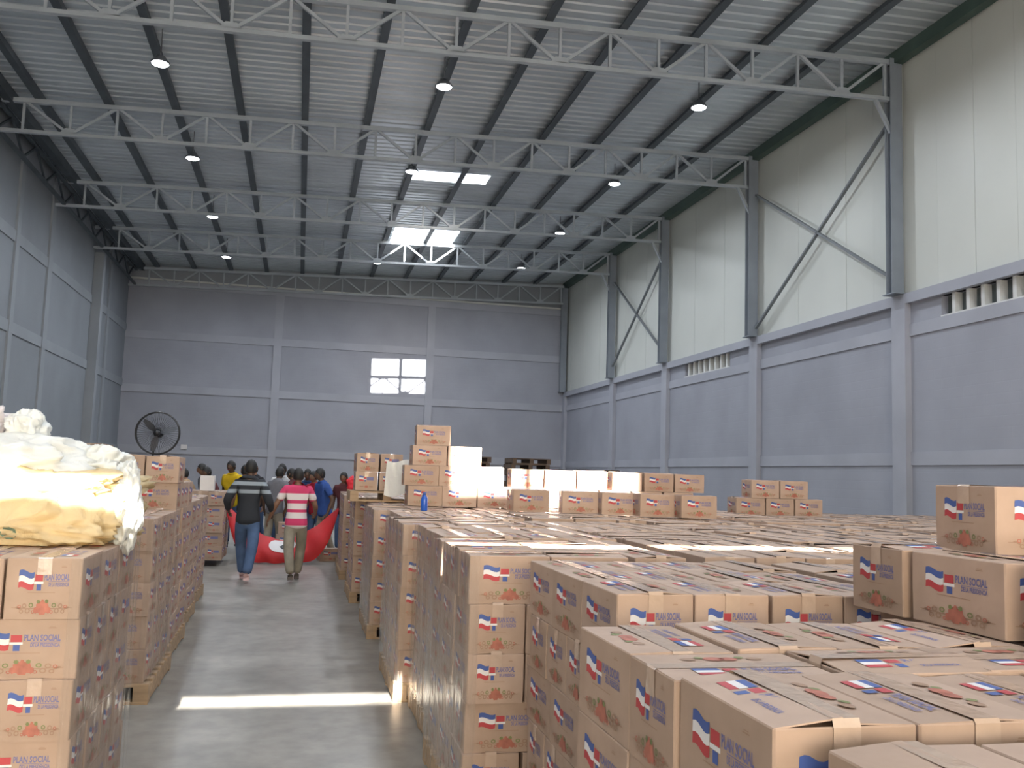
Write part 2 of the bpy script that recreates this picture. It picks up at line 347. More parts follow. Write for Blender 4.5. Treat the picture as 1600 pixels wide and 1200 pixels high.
struct(MB().box(XL, XR, -15.0, YF-0.25, 6.3, 6.4).build('sunblocker', M['cladding']), 'flat canopy added outside, unseen, keeping sun off the loading door')  # unseen slab added to cut sun bounce through the door

# ------------------------------------------------------------------ roof steel
PUR = [-6.35+1.517*k for k in range(12)]
for k, x in enumerate(PUR):
    mb = MB().box(x-0.035, x+0.035, YF+0.05, YB-0.02, ztop(x)+0.02, zroof(x)-0.002).box(x-0.115, x+0.05, YF+0.05, YB-0.02, ztop(x)+0.003, ztop(x)+0.02)
    tag(mb.build('purlin', M['purlin']), 'dark steel purlin under the roof sheet, %s from the left wall' % ORD[k+1], 'purlin', 'roof purlins running to the far wall')
for x, lab, mm in ((XR-0.14, 'dark green eave beam along the top of the white cladding', 'purlin_green'), (XL+0.5, 'dark eave beam along the top of the left wall', 'purlin')):
    mb = MB().box(x-0.10, x+0.10, YF+0.05, YB-0.02, ztop(x)-0.10, zroof(x)-0.005)
    tag(mb.build('eave_beam', M[mm]), lab, 'beam')
def truss(y, where, thick=1.0):
    root = empty('roof_truss', ((XL+XR)/2, y, ztop(2.2)))
    tag(root, 'grey lattice roof truss with vertical posts and diagonals, %s' % where, 'truss', 'lattice roof trusses across the hall')
    ox, oz = (XL+XR)/2, ztop(2.2)
    P = lambda x, z: (x-ox, 0, z-oz)
    zt = lambda x: ztop(x)-0.05
    zb = lambda x: 9.46+0.03*x
    xa, xb = XL+0.02, XR-0.3
    MB().bar(P(xa, zt(xa)), P(xb, zt(xb)), 0.12, 0.10).build('top_chord', M['steel'], root)
    MB().bar(P(xa, zb(xa)), P(xb, zb(xb)), 0.10, 0.08).build('bottom_chord', M['steel'], root)
    xs = [2.46+1.015*k for k in range(-10, 10)]
    xs = [x for x in xs if xa+0.1 < x < xb-0.1]
    for x in xs:
        MB().bar(P(x, zb(x)), P(x, zt(x)), 0.055, 0.055).build('post', M['steel'], root)
    for a, b in zip(xs[:-1], xs[1:]):
        ka = round((a-2.46)/1.015)
        if ka % 2 == 0: p, q = P(a, zb(a)), P(b, zt(b))
        else: p, q = P(a, zt(a)), P(b, zb(b))
        MB().bar(p, q, 0.06, 0.06).build('diagonal', M['steel'], root)
    for x in xs:
        if round((x-2.46)/1.015) % 2 == 0:
            mb = MB(); h = zb(x)-oz
            mb.add([(x-ox-0.19, -0.05, h+.03), (x-ox+.19, -0.05, h+.03), (x-ox+.1, -0.05, h+.14), (x-ox-.1, -.05, h+.14),
                    (x-ox-0.19, 0.05, h+.03), (x-ox+.19, 0.05, h+.03), (x-ox+.1, 0.05, h+.14), (x-ox-.1, .05, h+.14)],
                   [(0,1,2,3),(7,6,5,4),(0,4,5,1),(1,5,6,2),(2,6,7,3),(3,7,4,0)])
            mb.build('gusset_plate', M['steel'], root)
    if y < 41:
        MB().bar(P(xb-0.35, zb(xb)), P(XR-0.26, zb(xb)-0.72), 0.07, 0.07).build('knee_brace', M['steel'], root)
for y, w in zip(BAYS, ('above the door end', 'just over the camera', 'nearest in view at the top', 'second in view', 'third in view, by the skylights', 'fourth in view, before the far one', 'against the far wall')):
    truss(y, w)
for k, y in enumerate(CY):
    xw = XR-0.20
    mb = MB().box(xw-0.14, xw+0.14, y-0.10, y-0.085, 5.63, ztop(XR)).box(xw-0.14, xw+0.14, y+0.085, y+0.10, 5.63, ztop(XR)).box(xw-0.008, xw+0.008, y-0.085, y+0.085, 5.63, ztop(XR))
    c = mb.box(xw-0.16, xw+0.16, y-0.2, y+0.2, 5.63, 5.65).build('steel_column', M['steel_col'])
    tag(c, 'grey steel column on the right concrete beam, %s' % ['near the door', 'beside the camera', 'nearest in view by the long cross brace', 'second in view', 'third in view', 'fourth in view', 'in the far corner'][k], 'column', 'steel columns along the right wall')
def brace(a, b, lab):
    (y0, z0), (y1, z1) = a, b
    tag(MB().bar((XR-0.16, y0, z0), (XR-0.16, y1, z1), 0.05, 0.08, up=(1,0,0)).build('cross_brace', M['brace']), lab, 'brace', 'diagonal braces between the right columns')
brace((16.7, 9.4), (22.55, 5.85), 'near diagonal brace rising towards the camera between right columns')
brace((22.55, 9.55), (16.7, 6.05), 'near diagonal brace falling towards the camera between right columns')
brace((29.2, 9.4), (34.3, 6.1), 'far diagonal brace rising towards the camera between right columns')
brace((34.3, 9.45), (29.2, 6.1), 'far diagonal brace falling towards the camera between right columns')
# lattice girder along the top of the left wall
g = empty('eave_girder', (XL+0.3, 20, 9.6)); tag(g, 'dark lattice girder running along the top of the left wall', 'girder')
MB().box(-0.05, 0.05, -24, 21.3, 0.28, 0.36).build('top_chord', M['purlin'], g)
MB().box(-0.05, 0.05, -24, 21.3, -0.36, -0.29).build('bottom_chord', M['purlin'], g)
y = -12.0; up = True
while y < 20.5:
    MB().bar((0, y, -0.32 if up else 0.3), (0, y+1.05, 0.3 if up else -0.32), 0.05, 0.05, up=(1,0,0)).build('diagonal', M['purlin'], g); y += 1.05; up = not up

# ------------------------------------------------------------------ high-bay lamps
def lamp_meshes():
    body = MB().lathe([(0.05, 0.16), (0.09, 0.15), (0.14, 0.08), (0.185, 0.03), (0.19, 0.0), (0.17, 0.0)], n=20).mesh('lamp_housing', M['lamp_body'], True)
    lens = MB().lathe([(0.0001, -0.03), (0.10, -0.028), (0.15, -0.015), (0.168, 0.001)], n=20).mesh('lamp_lens', M['led'], True)
    return body, lens
LB, LL = lamp_meshes()
def lamp(x, y, lab, k):
    z = 9.73+0.045*x
    r = empty('high_bay_lamp', (x, y, z)); tag(r, lab, 'lamp', 'high-bay lamps hanging from the roof')
    for n, me in (('housing', LB), ('lens', LL)):
        o = bpy.data.objects.new(n, me); COL.objects.link(o); o.parent = r
    MB().bar((0,0,0.15), (0,0,zroof(x)-z-0.02), 0.025, 0.025).build('hanger_rod', M['lamp_body'], r)
    l = bpy.data.lights.new('lamp_light', 'AREA'); l.shape = 'DISK'; l.size = 0.3; l.energy = LAMP_W; l.color = (0.86, 0.92, 1.0); l.spread = math.radians(170)
    lo = bpy.data.objects.new('lamp_light', l); COL.objects.link(lo); lo.parent = r; lo.location = (0, 0, -0.04)
rows = [1.3, 7.1, 12.9, 18.75, 24.5, 30.2, 35.95]
rn = ['over the camera', 'in the second row overhead', 'in the third row overhead', 'in the nearest row in view', 'in the second row in view', 'in the third row in view', 'in the farthest row']
for x, side in ((-3.12, 'left'), (2.57, 'middle'), (8.4, 'right')):
    for k, y in enumerate(rows):
        lamp(x, y, 'round white %s-column high-bay lamp %s' % (side, rn[k]), k)

# ------------------------------------------------------------------ cartons
BL, BW, BH = 0.394, 0.272, 0.226
PITCH_Z = 0.228
def text_polys(s):
    cu = bpy.data.curves.new('t', 'FONT'); cu.body = s; cu.size = 1; cu.resolution_u = 2; cu.offset = 0.03
    ob = bpy.data.objects.new('t', cu); COL.objects.link(ob); bpy.context.view_layer.update()
    me = bpy.data.meshes.new_from_object(ob.evaluated_get(bpy.context.evaluated_depsgraph_get()))
    v = [(p.co.x, p.co.y) for p in me.vertices]; f = [tuple(p.vertices) for p in me.polygons]
    bpy.data.objects.remove(ob); bpy.data.meshes.remove(me)
    x0, x1 = min(p[0] for p in v), max(p[0] for p in v); y0, y1 = min(p[1] for p in v), max(p[1] for p in v)
    return [((p[0]-x0)/(x1-x0), (p[1]-y0)/(y1-y0)) for p in v], f
T1 = text_polys('PLAN SOCIAL'); T2 = text_polys('DE LA PRESIDENCIA')
def ellipse(cx, cy, rx, ry, n=10, a0=0): return [(cx+rx*math.cos(a0+2*math.pi*i/n), cy+ry*math.sin(a0+2*math.pi*i/n)) for i in range(n)]
def print_face(mb, frame, full=True, simple=False):
    """frame(u, v) -> 3D point; u 0..1 left to right, v 0..1 bottom to top. materials: 0 blue 1 red 2 white 3 text 4 faint 5 pink 6 green"""
    cnt = [0]
    def poly(pts, mi, lift=0.0): mb.add([frame(*p, lift) for p in pts], [tuple(range(len(pts)))], mi)
    def rect(u0, u1, v0, v1, mi): poly([(u0, v0), (u1, v0), (u1, v1), (u0, v1)], mi)
    n = 2 if simple else 6
    for band, mi in ((0, 1), (1, 2), (2, 0)):
        for i in range(n):
            a, b = i/n, (i+1)/n
            w = lambda t: 0.028*math.sin(t*5.2+0.6)
            y0, y1 = 0.50+band*0.095, 0.50+(band+1)*0.095
            poly([(0.17+0.2*a, y0+w(a)), (0.17+0.2*b, y0+w(b)), (0.17+0.2*b+.004, y1+w(b)), (0.17+0.2*a+.004, y1+w(a))], mi)
    rect(0.385, 0.485, 0.62, 0.735, 1); rect(0.375, 0.495, 0.575, 0.615, 2); rect(0.41, 0.47, 0.47, 0.57, 0)
    if simple:
        rect(0.51, 0.82, 0.55, 0.73, 3)
        poly(ellipse(0.5, 0.2, 0.1, 0.07, 6), 5); rect(0.2, 0.38, 0.17, 0.24, 4); rect(0.62, 0.8, 0.17, 0.24, 4); return
    for (v, f), (u0, u1, v0, v1) in ((T1, (0.505, 0.835, 0.635, 0.745)), (T2, (0.565, 0.835, 0.535, 0.605))):
        mb.add([frame(u0+p[0]*(u1-u0), v0+p[1]*(v1-v0)) for p in v], f, 3)
    rect(0.565, 0.835, 0.615, 0.622, 3)
    rect(0.30, 0.66, 0.432, 0.442, 4); rect(0.72, 0.79, 0.85, 0.862, 4); rect(0.73, 0.78, 0.872, 0.88, 4)
    # produce garland along the foot of the face
    for q, (cx, cy, rx, ry, mi) in enumerate(((0.47, 0.20, 0.045, 0.075, 5), (0.54, 0.21, 0.045, 0.07, 5), (0.505, 0.13, 0.05, 0.055, 5), (0.425, 0.15, 0.03, 0.05, 5), (0.585, 0.15, 0.03, 0.05, 5), (0.505, 0.275, 0.02, 0.05, 5), (0.45, 0.29, 0.02, 0.03, 6), (0.56, 0.295, 0.02, 0.03, 6))):
        poly([(cx+(x-cx)*(1+0.22*(i % 2)), cy+(y-cy)*(1+0.22*(i % 2))) for i, (x, y) in enumerate(ellipse(cx, cy, rx, ry, 12, 0.3*q))], mi, 0.0003*(q+1))
    for s in (-1, 1):
        for (cx, cy, r, mi) in ((0.15, 0.23, 0.030, 6), (0.19, 0.14, 0.034, 4), (0.235, 0.22, 0.032, 4), (0.27, 0.13, 0.028, 4), (0.30, 0.21, 0.022, 5), (0.12, 0.12, 0.022, 5)):
            o = ellipse(0.505+s*cx, cy, r, r*1.35, 9); q = ellipse(0.505+s*cx, cy, r*0.55, r*0.7, 9)
            for i in range(9): poly([o[i], o[(i+1) % 9], q[(i+1) % 9], q[i]], mi, 0.0004+cx*0.002)
        poly([(0.505+s*0.10, 0.165), (0.505+s*0.40, 0.185), (0.505+s*0.40, 0.193), (0.505+s*0.10, 0.182)], 4)
        poly([(0.505+s*0.29, 0.15), (0.505+s*0.36, 0.20), (0.505+s*0.33, 0.215), (0.505+s*0.28, 0.17)], 4)
def carton_prints(mb, full, simple=False, faces=('f', 'b', 'l', 'r', 't')):
    e = 0.0012; L, W, H = BL/2, BW/2, BH
    if 'f' in faces: print_face(mb, lambda u, v, d=0: (-L+u*2*L, -W-e-d, v*H), full, simple)
    if 'b' in faces: print_face(mb, lambda u, v, d=0: (L-u*2*L, W+e+d, v*H), full, simple)
    if 'r' in faces: print_face(mb, lambda u, v, d=0: (L+e+d, -W+u*2*W, v*H), full, simple)
    if 'l' in faces: print_face(mb, lambda u, v, d=0: (-L-e-d, W-u*2*W, v*H), full, simple)
PM = [M['blue'], M['red'], M['white'], M['text'], M['faint'], M['pink'], M['green']]
def top_print(lift):
    mb = MB(); L, W, H = BL/2, BW/2, BH
    zt = lambda y: H+0.0016+lift*(1-abs(y)/W)
    fr = lambda u, v: (-L+u*2*L, -W*0.96+v*W*0.92, zt(-W*0.96+v*W*0.92))
    # flag and lettering on the near flap
    for band, mi in ((0, 1), (1, 2), (2, 0)):
        mb.add([fr(0.2, 0.3+band*0.16), fr(0.36, 0.3+band*0.16), fr(0.36, 0.46+band*0.16), fr(0.2, 0.46+band*0.16)], [(0,1,2,3)], mi)
    mb.add([fr(0.38, 0.55), fr(0.47, 0.55), fr(0.47, 0.75), fr(0.38, 0.75)], [(0,1,2,3)], 1)
    mb.add([fr(0.40, 0.28), fr(0.46, 0.28), fr(0.46, 0.5), fr(0.40, 0.5)], [(0,1,2,3)], 0)
    v, f = T1; mb.add([fr(0.5+p[0]*0.32, 0.55+p[1]*0.22) for p in v], f, 3)
    v, f = T2; mb.add([fr(0.56+p[0]*0.26, 0.32+p[1]*0.14) for p in v], f, 3)
    fr2 = lambda u, v: (-L+u*2*L, W*0.06+v*W*0.9, zt(W*0.06+v*W*0.9))
    for (cx, cy, rx, ry, mi) in ((0.46, 0.5, 0.07, 0.18, 5), (0.55, 0.48, 0.06, 0.16, 5), (0.3, 0.5, 0.05, 0.13, 4), (0.72, 0.5, 0.05, 0.13, 4), (0.38, 0.62, 0.03, 0.1, 6), (0.64, 0.62, 0.03, 0.1, 6)):
        mb.add([fr2(*p) for p in ellipse(cx, cy, rx, ry, 9)], [tuple(range(9))], mi)
    return mb
def carton_body(lift, gap, skew):
    mb = MB(); L, W, H = BL/2, BW/2, BH; c = 0.004
    # walls with softened vertical edges
    ring = [(-L+c,-W),(L-c,-W),(L,-W+c),(L,W-c),(L-c,W),(-L+c,W),(-L,W-c),(-L,-W+c)]
    n = 8; bul = 0.0025
    vs = [(x*.996, y*.996, 0) for x, y in ring] + [(x*(1+bul), y*(1+bul), H*0.5) for x, y in ring] + [(x, y, H-0.003) for x, y in ring] + [(x*.99, y*.985, H) for x, y in ring]
    fs = [(k*n+i, k*n+(i+1) % n, (k+1)*n+(i+1) % n, (k+1)*n+i) for k in range(3) for i in range(n)] + [tuple(range(n-1, -1, -1))]
    mb.add(vs, fs, 0)
    # end flaps just below, then the two long flaps meeting at the seam
    mb.add([(-L*.99, -W*.98, H-.004), (L*.99, -W*.98, H-.004), (L*.99, W*.98, H-.004), (-L*.99, W*.98, H-.004)], [(0,1,2,3)], 1)
    for s in (-1, 1):
        y0, y1 = s*W*.985, s*gap/2
        z1 = H+lift*(1 if s < 0 else 0.7)
        q = [(-L*.985, y0, H), (L*.985, y0, H), (L*.985, y1, z1+skew*s), (-L*.985, y1, z1-skew*s)]
        lo = [(p[0], p[1], p[2]-0.003) for p in q]
        f = [(0,1,2,3),(7,6,5,4),(0,4,5,1),(1,5,6,2),(2,6,7,3),(3,7,4,0)]
        if s > 0: f = [tuple(reversed(t)) for t in f]
        mb.add(q+lo, f, 0)
    return mb
def carton_tape(lift):
    mb = MB(); L, W, H = BL/2, BW/2, BH; w = 0.026
    zt = H+lift+0.0012
    pts = [(-L-0.0022, H-0.062), (-L-0.0024, H-0.001), (-L*.985, zt), (L*.985, zt), (L+0.0024, H-0.001), (L+0.0022, H-0.058)]
    for (x0, z0), (x1, z1) in zip(pts[:-1], pts[1:]):
        mb.add([(x0, -w, z0), (x1, -w, z1), (x1, w, z1), (x0, w, z0)], [(0,1,2,3)])
    return mb
VAR = [(0.001, 0.004, 0.0), (0.005, 0.006, 0.002), (0.008, 0.006, 0.003), (0.012, 0.010, -0.003), (0.003, 0.005, -0.002)]
BODY = [carton_body(*v).mesh('carton_%d' % i, [M['card'], M['card_in']]) for i, v in enumerate(VAR)]
TAPE = [carton_tape(v[0]).mesh('tape_%d' % i, M['tape']) for i, v in enumerate(VAR)]
TOPP = [top_print(v[0]).mesh('top_print_%d' % i, PM) for i, v in enumerate(VAR)]
mb = MB(); carton_prints(mb, True); SIDEP = mb.mesh('side_print', PM)

CARTONS = []
def put(x, y, z, rz, exp, label, group, zs=1.0, force=False):
    CARTONS.append(dict(p=(x, y, z), rz=rz, exp=exp, label=label, group=group, zs=zs, force=force, v=random.randrange(5)))
LX, WX = 0.4, 0.28
def layout(kind, mirror=False):
    """cells: cx, cy, rot, row, col, front?, left?, right?  footprint 1.12 x 1.20"""
    c = []
    if kind == 1:
        for r in range(3):
            for k in range(4): c.append((0.14+0.28*k, 0.2+0.4*r, 90, r, k, r == 0, k == 0, k == 3))
    elif kind == 2:
        for k in range(2):
            for r in range(4): c.append((0.2+0.405*k, 0.15+0.285*r+0.01, 0, r, k, r == 0, k == 0, False))
        for r in range(3): c.append((0.965, 0.2+0.4*r, 90, r, 2, r == 0, False, True))
    else:
        for r, y in ((0, 0.2), (2, 0.885)):
            for k in range(4): c.append((0.14+0.28*k, y, 90, r, k, r == 0, k == 0, k == 3))
        for k in range(3): c.append((0.2+0.40*k-(0.0 if k < 2 else 0.04), 0.5425, 0, 1, k, False, k == 0, k == 2))
    if mirror: c = [(1.12-a, b, rot, r, 99-k, f, rr, l) for a, b, rot, r, k, f, l, rr in c]
    return c
STACKS = []
def stack(x0, y0, base, types, exp, name, group, mirror=False, skip_top=(), jit=1.0, tilt=0.0):
    n = len(types)
    STACKS.append((x0, y0, base))
    for li, t in enumerate(types):           # bottom to top
        cells = layout(t, mirror)
        cols = sorted({c[4] for c in cells})
        for cx, cy, rot, r, k, fr, lf, rg in cells:
            top = li == n-1
            if top and (r, cols.index(k)) in skip_top: continue
            e = ''
            if top: e += 't'
            if fr and 'f' in exp: e += 'f'
            if lf and 'l' in exp: e += 'l'
            if rg and 'r' in exp: e += 'r'
            lab = 'carton, %s layer down, %s row back, %s from left, %s' % (ORD[n-li], ORD[r+1], ORD[cols.index(k)+1], name)
            j = 0.004*jit
            put(x0+cx+random.uniform(-j, j)+tilt*li, y0+cy+random.uniform(-j, j), base+li*PITCH_Z, math.radians(rot+random.uniform(-.6, .6)*jit+random.choice((0, 180))), e, lab, group,
                random.uniform(0.985, 1.03) if top else 1.0)
GL, GR = 'printed cartons stacked left of the aisle', 'printed cartons in the big block on the right'
PH = 0.14
# left of the aisle
stack(-1.92, 3.93, PH, [1, 2, 1, 2, 1], 'fr', 'pallet under the white sacks', GL, mirror=True)
stack(-2.10, 7.0, PH, [1, 2, 1, 2, 1], 'fr', 'left pallet behind the sacks', GL, mirror=True)
stack(-2.13, 8.45, PH, [1, 2, 1, 2, 1, 2, 1], 'fr', 'tall left stack before the fan', GL, mirror=True, skip_top=((0, 0), (1, 1), (2, 3), (1, 3)), jit=2)
stack(-2.20, 10.0, PH, [1, 2, 1, 2, 1], 'fr', 'left stack behind the tall one', GL, mirror=True)
stack(-2.26, 11.6, PH, [2, 1, 2, 1, 1], 'fr', 'fifth left stack from camera', GL, mirror=True)
stack(-2.31, 16.3, 0.10, [1, 2, 1, 2, 1], 'fr', 'left stack beside red banner', GL, mirror=True, jit=3)
stack(-4.2, 15.6, PH, [1, 2, 1, 2, 1, 2, 1, 2], 'fr', 'tall far left stack', GL, jit=2)
stack(-3.4, 8.3, PH, [1, 2, 1, 2, 1, 2], 'f', 'outer left stack', GL, jit=2)
# right block: nearest pallets
stack(0.84, 0.17, 0.105, [1, 1, 2, 1, 1], 'l', 'lower right corner pallet', GR)
stack(0.79, 1.44, 0.11, [3, 3, 3, 3, 3], 'fl', 'near right pallet', GR)
stack(1.98, 0.3, 0.10, [1, 2, 1, 2, 2], '', 'pallet at lower right edge', GR)
stack(1.96, 1.65, 0.11, [1, 2, 1, 2, 1], 'l', 'pallet under the raised cartons', GR)
for j in range(4):
    stack(1.05+1.16*j+(0.05 if j else 0), 2.95+random.uniform(-.02, .03), PH+random.uniform(-.015, .015), [1, 2, 1, 2, 1], 'fl' if j == 0 else 'f', 'front row pallet %s from aisle' % ORD[j+1], GR)
# the wide block behind
KX = [0.81, 0.87, 0.77, 0.90, 0.76, 0.86, 0.72, 0.80, 0.70, 0.74]
for k in range(10):
    y0 = 4.33+1.275*k
    for j in range(9 if k < 7 else 2):
        x0 = KX[k]+1.17*j+(random.uniform(0.0, .05) if j else 0)
        if x0 > XR-1.3: continue
        if x0 > 0.95*(y0+1.2)+0.6: continue
        types = [1, 2, 1, 1, 2] if (k+j) % 2 == 0 else [2, 1, 2, 2, 1]
        b = PH+random.uniform(-0.02, 0.02) if j else PH
        if j > 1 and k > 4: b = 0.09
        stack(x0, y0+random.uniform(-.02, .02), b, types, 'fl' if j == 0 else '', 'pallet %s back, %s from aisle' % (ORD[k+1], ORD[j+1]), GR, jit=1.3)
TOPZ = PH+5*PITCH_Z
# raised cartons on the near pallets
GT = 'loose cartons set on top of the block'
zt = 0.11+5*PITCH_Z+0.008
put(1.87+0.2, 2.73, zt, math.radians(0), 'tflr', 'carton left of two raised side by side on the near right pallet', GT, 0.92, True)
put(1.885+0.14, 2.375, zt, math.radians(90), 'tflr', 'carton right of two raised side by side on the near right pallet', GT, 0.92, True)
put(2.36, 2.62, zt, math.radians(90), 'tflr', 'carton in the dark gap beside the raised pair', GT, 0.92, True)
put(2.10, 1.95, zt, math.radians(0), 'tflr', 'raised carton cut by the right edge of the photo', GT, 0.97, True)
put(2.277, 2.57, zt+0.21, math.radians(0.5), 'tflr', 'topmost raised carton on the pair at the right edge', GT, 0.92, True)
# loose rows farther back on the block
def loose(x, y, z, rot, lab, zs=1.0): put(x, y, z, math.radians(rot+random.uniform(-2, 2)), 'tflr', lab, GT, zs, False)
zt = TOPZ+0.012
for i, (x, rot) in enumerate(((2.40, 3), (2.92, -8), (3.28, 0), (3.62, 4), (4.02, 2))):
    loose(x, 9.62-0.16*i, zt, rot, 'loose carton on the block, %s from left of its front row' % ORD[i+1])
for i, x in enumerate((2.62, 3.02, 3.42, 3.84, 4.26, 4.68)):
    loose(x, 11.05, zt, 0, 'sunlit row of loose cartons, lower tier, %s from left' % ORD[i+1])
for i, x in enumerate((2.72, 3.13, 3.54, 4.00, 4.42, 4.84)):
    loose(x, 11.07, zt+0.23, 0, 'sunlit row of loose cartons, upper tier, %s from left' % ORD[i+1])
for i, (x, t) in enumerate(((5.65, 0), (6.06, 0), (6.47, 0), (5.85, 1), (6.26, 1))):
    loose(x, 11.0, zt-0.04+0.23*t, 0, 'small heap of loose cartons right of the sunlit row, %s' % ('lower carton %s from left' % ORD[i+1] if not t else 'upper carton %s' % ('on left', 'on right')[i-3]))
# stepped sunlit heap
for t, xs in enumerate(((1.40, 1.80, 2.20), (1.36, 1.76, 2.12), (1.45, 1.86), (1.50,))):
    for i, x in enumerate(xs):
        loose(x, 10.55+0.05*t, zt+0.23*t, 0, 'stepped sunlit heap, carton %s from left in %s tier up' % (ORD[i+1], ORD[t+1]))
# pallet load standing on top of the block, by the stepped heap
for t in range(2):
    for i, x in enumerate((0.82, 1.12)):
        loose(x, 11.75, zt+0.135+0.23*t, 90, 'carton on the raised pallet by the aisle, %s tier, %s' % (('lower', 'upper')[t], ('left', 'right')[i]))
# cartons at the red banner
for t in range(3): put(-0.18+0.03*t, 17.6, 0.003+t*PITCH_Z, math.radians(2), 'tf' if t == 2 else 'f', 'carton on the floor inside the red banner, %s of three' % ('lowest', 'middle', 'topmost')[t], 'cartons behind the red banner')
put(0.62, 17.5, 0.003, 0.2, 'tf', 'carton leaning right inside the red banner', 'cartons behind the red banner')

def area(c):
    x, y, z = c['p']; rz = c['rz']; L, W, H = BL/2, BW/2, BH
    if not c['exp']: return 0
    ctr = proj((x, y, z+H/2))
    if not ctr or not (-40 < ctr[0] < 1640 and -20 < ctr[1] < 1240): return 0
    R = Matrix.Rotation(rz, 3, 'Z')
    quads = []
    if 't' in c['exp']: quads.append([(-L,-W,H),(L,-W,H),(L,W,H),(-L,W,H)])
    for q in ([(-L,-W,0),(L,-W,0),(L,-W,H),(-L,-W,H)], [(L,W,0),(-L,W,0),(-L,W,H),(L,W,H)], [(L,-W,0),(L,W,0),(L,W,H),(L,-W,H)], [(-L,W,0),(-L,-W,0),(-L,-W,H),(-L,W,H)]):
        nrm = R @ (Vector(q[1])-Vector(q[0])).cross(Vector(q[3])-Vector(q[0]))
        nrm.normalize()
        ok = ('f' in c['exp'] and nrm.y < -.7) or ('l' in c['exp'] and nrm.x < -.7) or ('r' in c['exp'] and nrm.x > .7)
        if ok and nrm.dot(Vector((x, y, z))-EYE) < 0: quads.append(q)
    A = 0
    for q in quads:
        P = [proj(R @ Vector(p) + Vector((x, y, z))) for p in q]
        if any(p is None for p in P): continue
        A += abs(sum(P[i][0]*P[(i+1) % 4][1]-P[(i+1) % 4][0]*P[i][1] for i in range(4)))/2
    return A
for c in CARTONS: c['A'] = 1e9 if c['force'] else area(c)
CARTONS.sort(key=lambda c: -c['A'])
single, rest = CARTONS[:300], CARTONS[300:]
for c in single:
    o = bpy.data.objects.new('carton', BODY[c['v']]); COL.objects.link(o)
    o.location = c['p']; o.rotation_euler = (0, 0, c['rz']); o.scale = (1, 1, c['zs'])
    tag(o, c['label'], 'carton', c['group'])
    kids = [('side_print', SIDEP)] + ([('packing_tape', TAPE[c['v']]), ('top_print', TOPP[c['v']])] if 't' in c['exp'] else [('packing_tape', TAPE[c['v']])])
    for n, me in kids:
        k = bpy.data.objects.new(n, me); COL.objects.link(k); k.parent = o
        if 'print' in n: k['kind'] = 'stuff'
# the rest of the block as one mass
big = MB(); simp = {}
for v in range(5):
    simp[v] = carton_body(*VAR[v])
sp = MB(); carton_prints(sp, False, True)
NM = [M['card'], M['card_in']] + PM + [M['tape']]
L, W = BL/2, BW/2
for c in rest:
    R = Matrix.Rotation(c['rz'], 3, 'Z'); T = Vector(c['p'])
    tr = lambda v: tuple(R @ Vector((v[0], v[1], v[2]*c['zs'])) + T)
    if c['A'] == 0 and 't' not in c['exp']:
        b = MB().box(-L, L, -W, W, 0, BH); big.add([tr(v) for v in b.v], b.f, 0); continue
    b = simp[c['v']]; base = len(big.v)
    big.v += [tr(v) for v in b.v]; big.f += [tuple(base+i for i in f) for f in b.f]; big.m += b.m
    if any(e in c['exp'] for e in 'flr'):
        base = len(big.v); big.v += [tr(v) for v in sp.v]; big.f += [tuple(base+i for i in f) for f in sp.f]; big.m += [m+2 for m in sp.m]
    if 't' in c['exp']:
        b = carton_tape(VAR[c['v']][0]); base = len(big.v)
        big.v += [tr(v) for v in b.v]; big.f += [tuple(base+i for i in f) for f in b.f]; big.m += [9]*len(b.f)
so = big.build('carton_mass', NM)
tag(so, 'remaining cartons filling the far rows and insides of the stacks', 'cartons', kind='stuff')

# ------------------------------------------------------------------ pallets
PMESH = {}
def pallet(x0, y0, h, label, m='wood', w=1.12, d=1.2, group='wooden pallets under the carton stacks', z=0, rz=0):
    key = (h, m, w, d)
    if key not in PMESH:
        bt = 0.02
        PMESH[key] = dict(
            deck=MB().box(0, w, 0, 0.1, 0, bt).mesh('deck_board', M[m]), block=MB().box(-0.05, 0.05, 0, d, 0, h-2*bt).mesh('stringer', M[m]),
            bot=MB().box(0, w, 0, 0.1, 0, bt).mesh('bottom_board', M[m]))
    q = PMESH[key]; r = empty('pallet', (x0, y0, z), rz); tag(r, label, 'pallet', group)
    def k(n, me, loc):
        o = bpy.data.objects.new(n, me); COL.objects.link(o); o.parent = r; o.location = loc
    for i in range(7): k('deck_board', q['deck'], (0, i*(d-0.1)/6, h-0.02))
    for x in (0.05, w/2, w-0.05): k('stringer', q['block'], (x, 0, 0.02))
    for y in (0, (d-0.1)/2, d-0.1): k('bottom_board', q['bot'], (0, y, 0))
    return r
hp = 0.138
pallet(-1.93, 3.92, hp, 'wooden pallet under the cartons that carry the white sacks')
pallet(-2.06, 6.97, hp, 'wooden pallet with open end left of the bright floor strip')
pallet(-2.12, 8.44, hp, 'wooden pallet under the tall left stack before the fan')
pallet(-2.19, 9.99, hp, 'wooden pallet under the left stack behind the tall one')
pallet(-2.25, 11.59, hp, 'wooden pallet under the fifth left stack')
for k in range(10):
    pallet(KX[k]-0.02, 4.32+1.275*k, hp, 'wooden pallet under the right aisle edge, %s from the camera' % ORD[k+1])
pallet(0.62, 11.4, 0.125, 'wooden pallet raised on top of the right block beside the aisle', z=TOPZ+0.015, w=0.9, d=0.8)
GD = 'dark wooden pallets piled at the far right'
for i in range(15): pallet(3.5+random.uniform(-.04, .04), 21.6, 0.135, 'dark pallet in the left pile by the far wall, %s from the floor' % (ORD+['fourteenth', 'fifteenth'])[i+1], 'darkwood', 0.95, 0.9, GD, z=0.14*i)
for i in range(15): pallet(5.0+random.uniform(-.04, .04), 21.6, 0.135, 'dark pallet in the middle pile by the far wall, %s from the floor' % (ORD+['fourteenth', 'fifteenth'])[i+1], 'darkwood', 0.95, 0.9, GD, z=0.14*i)
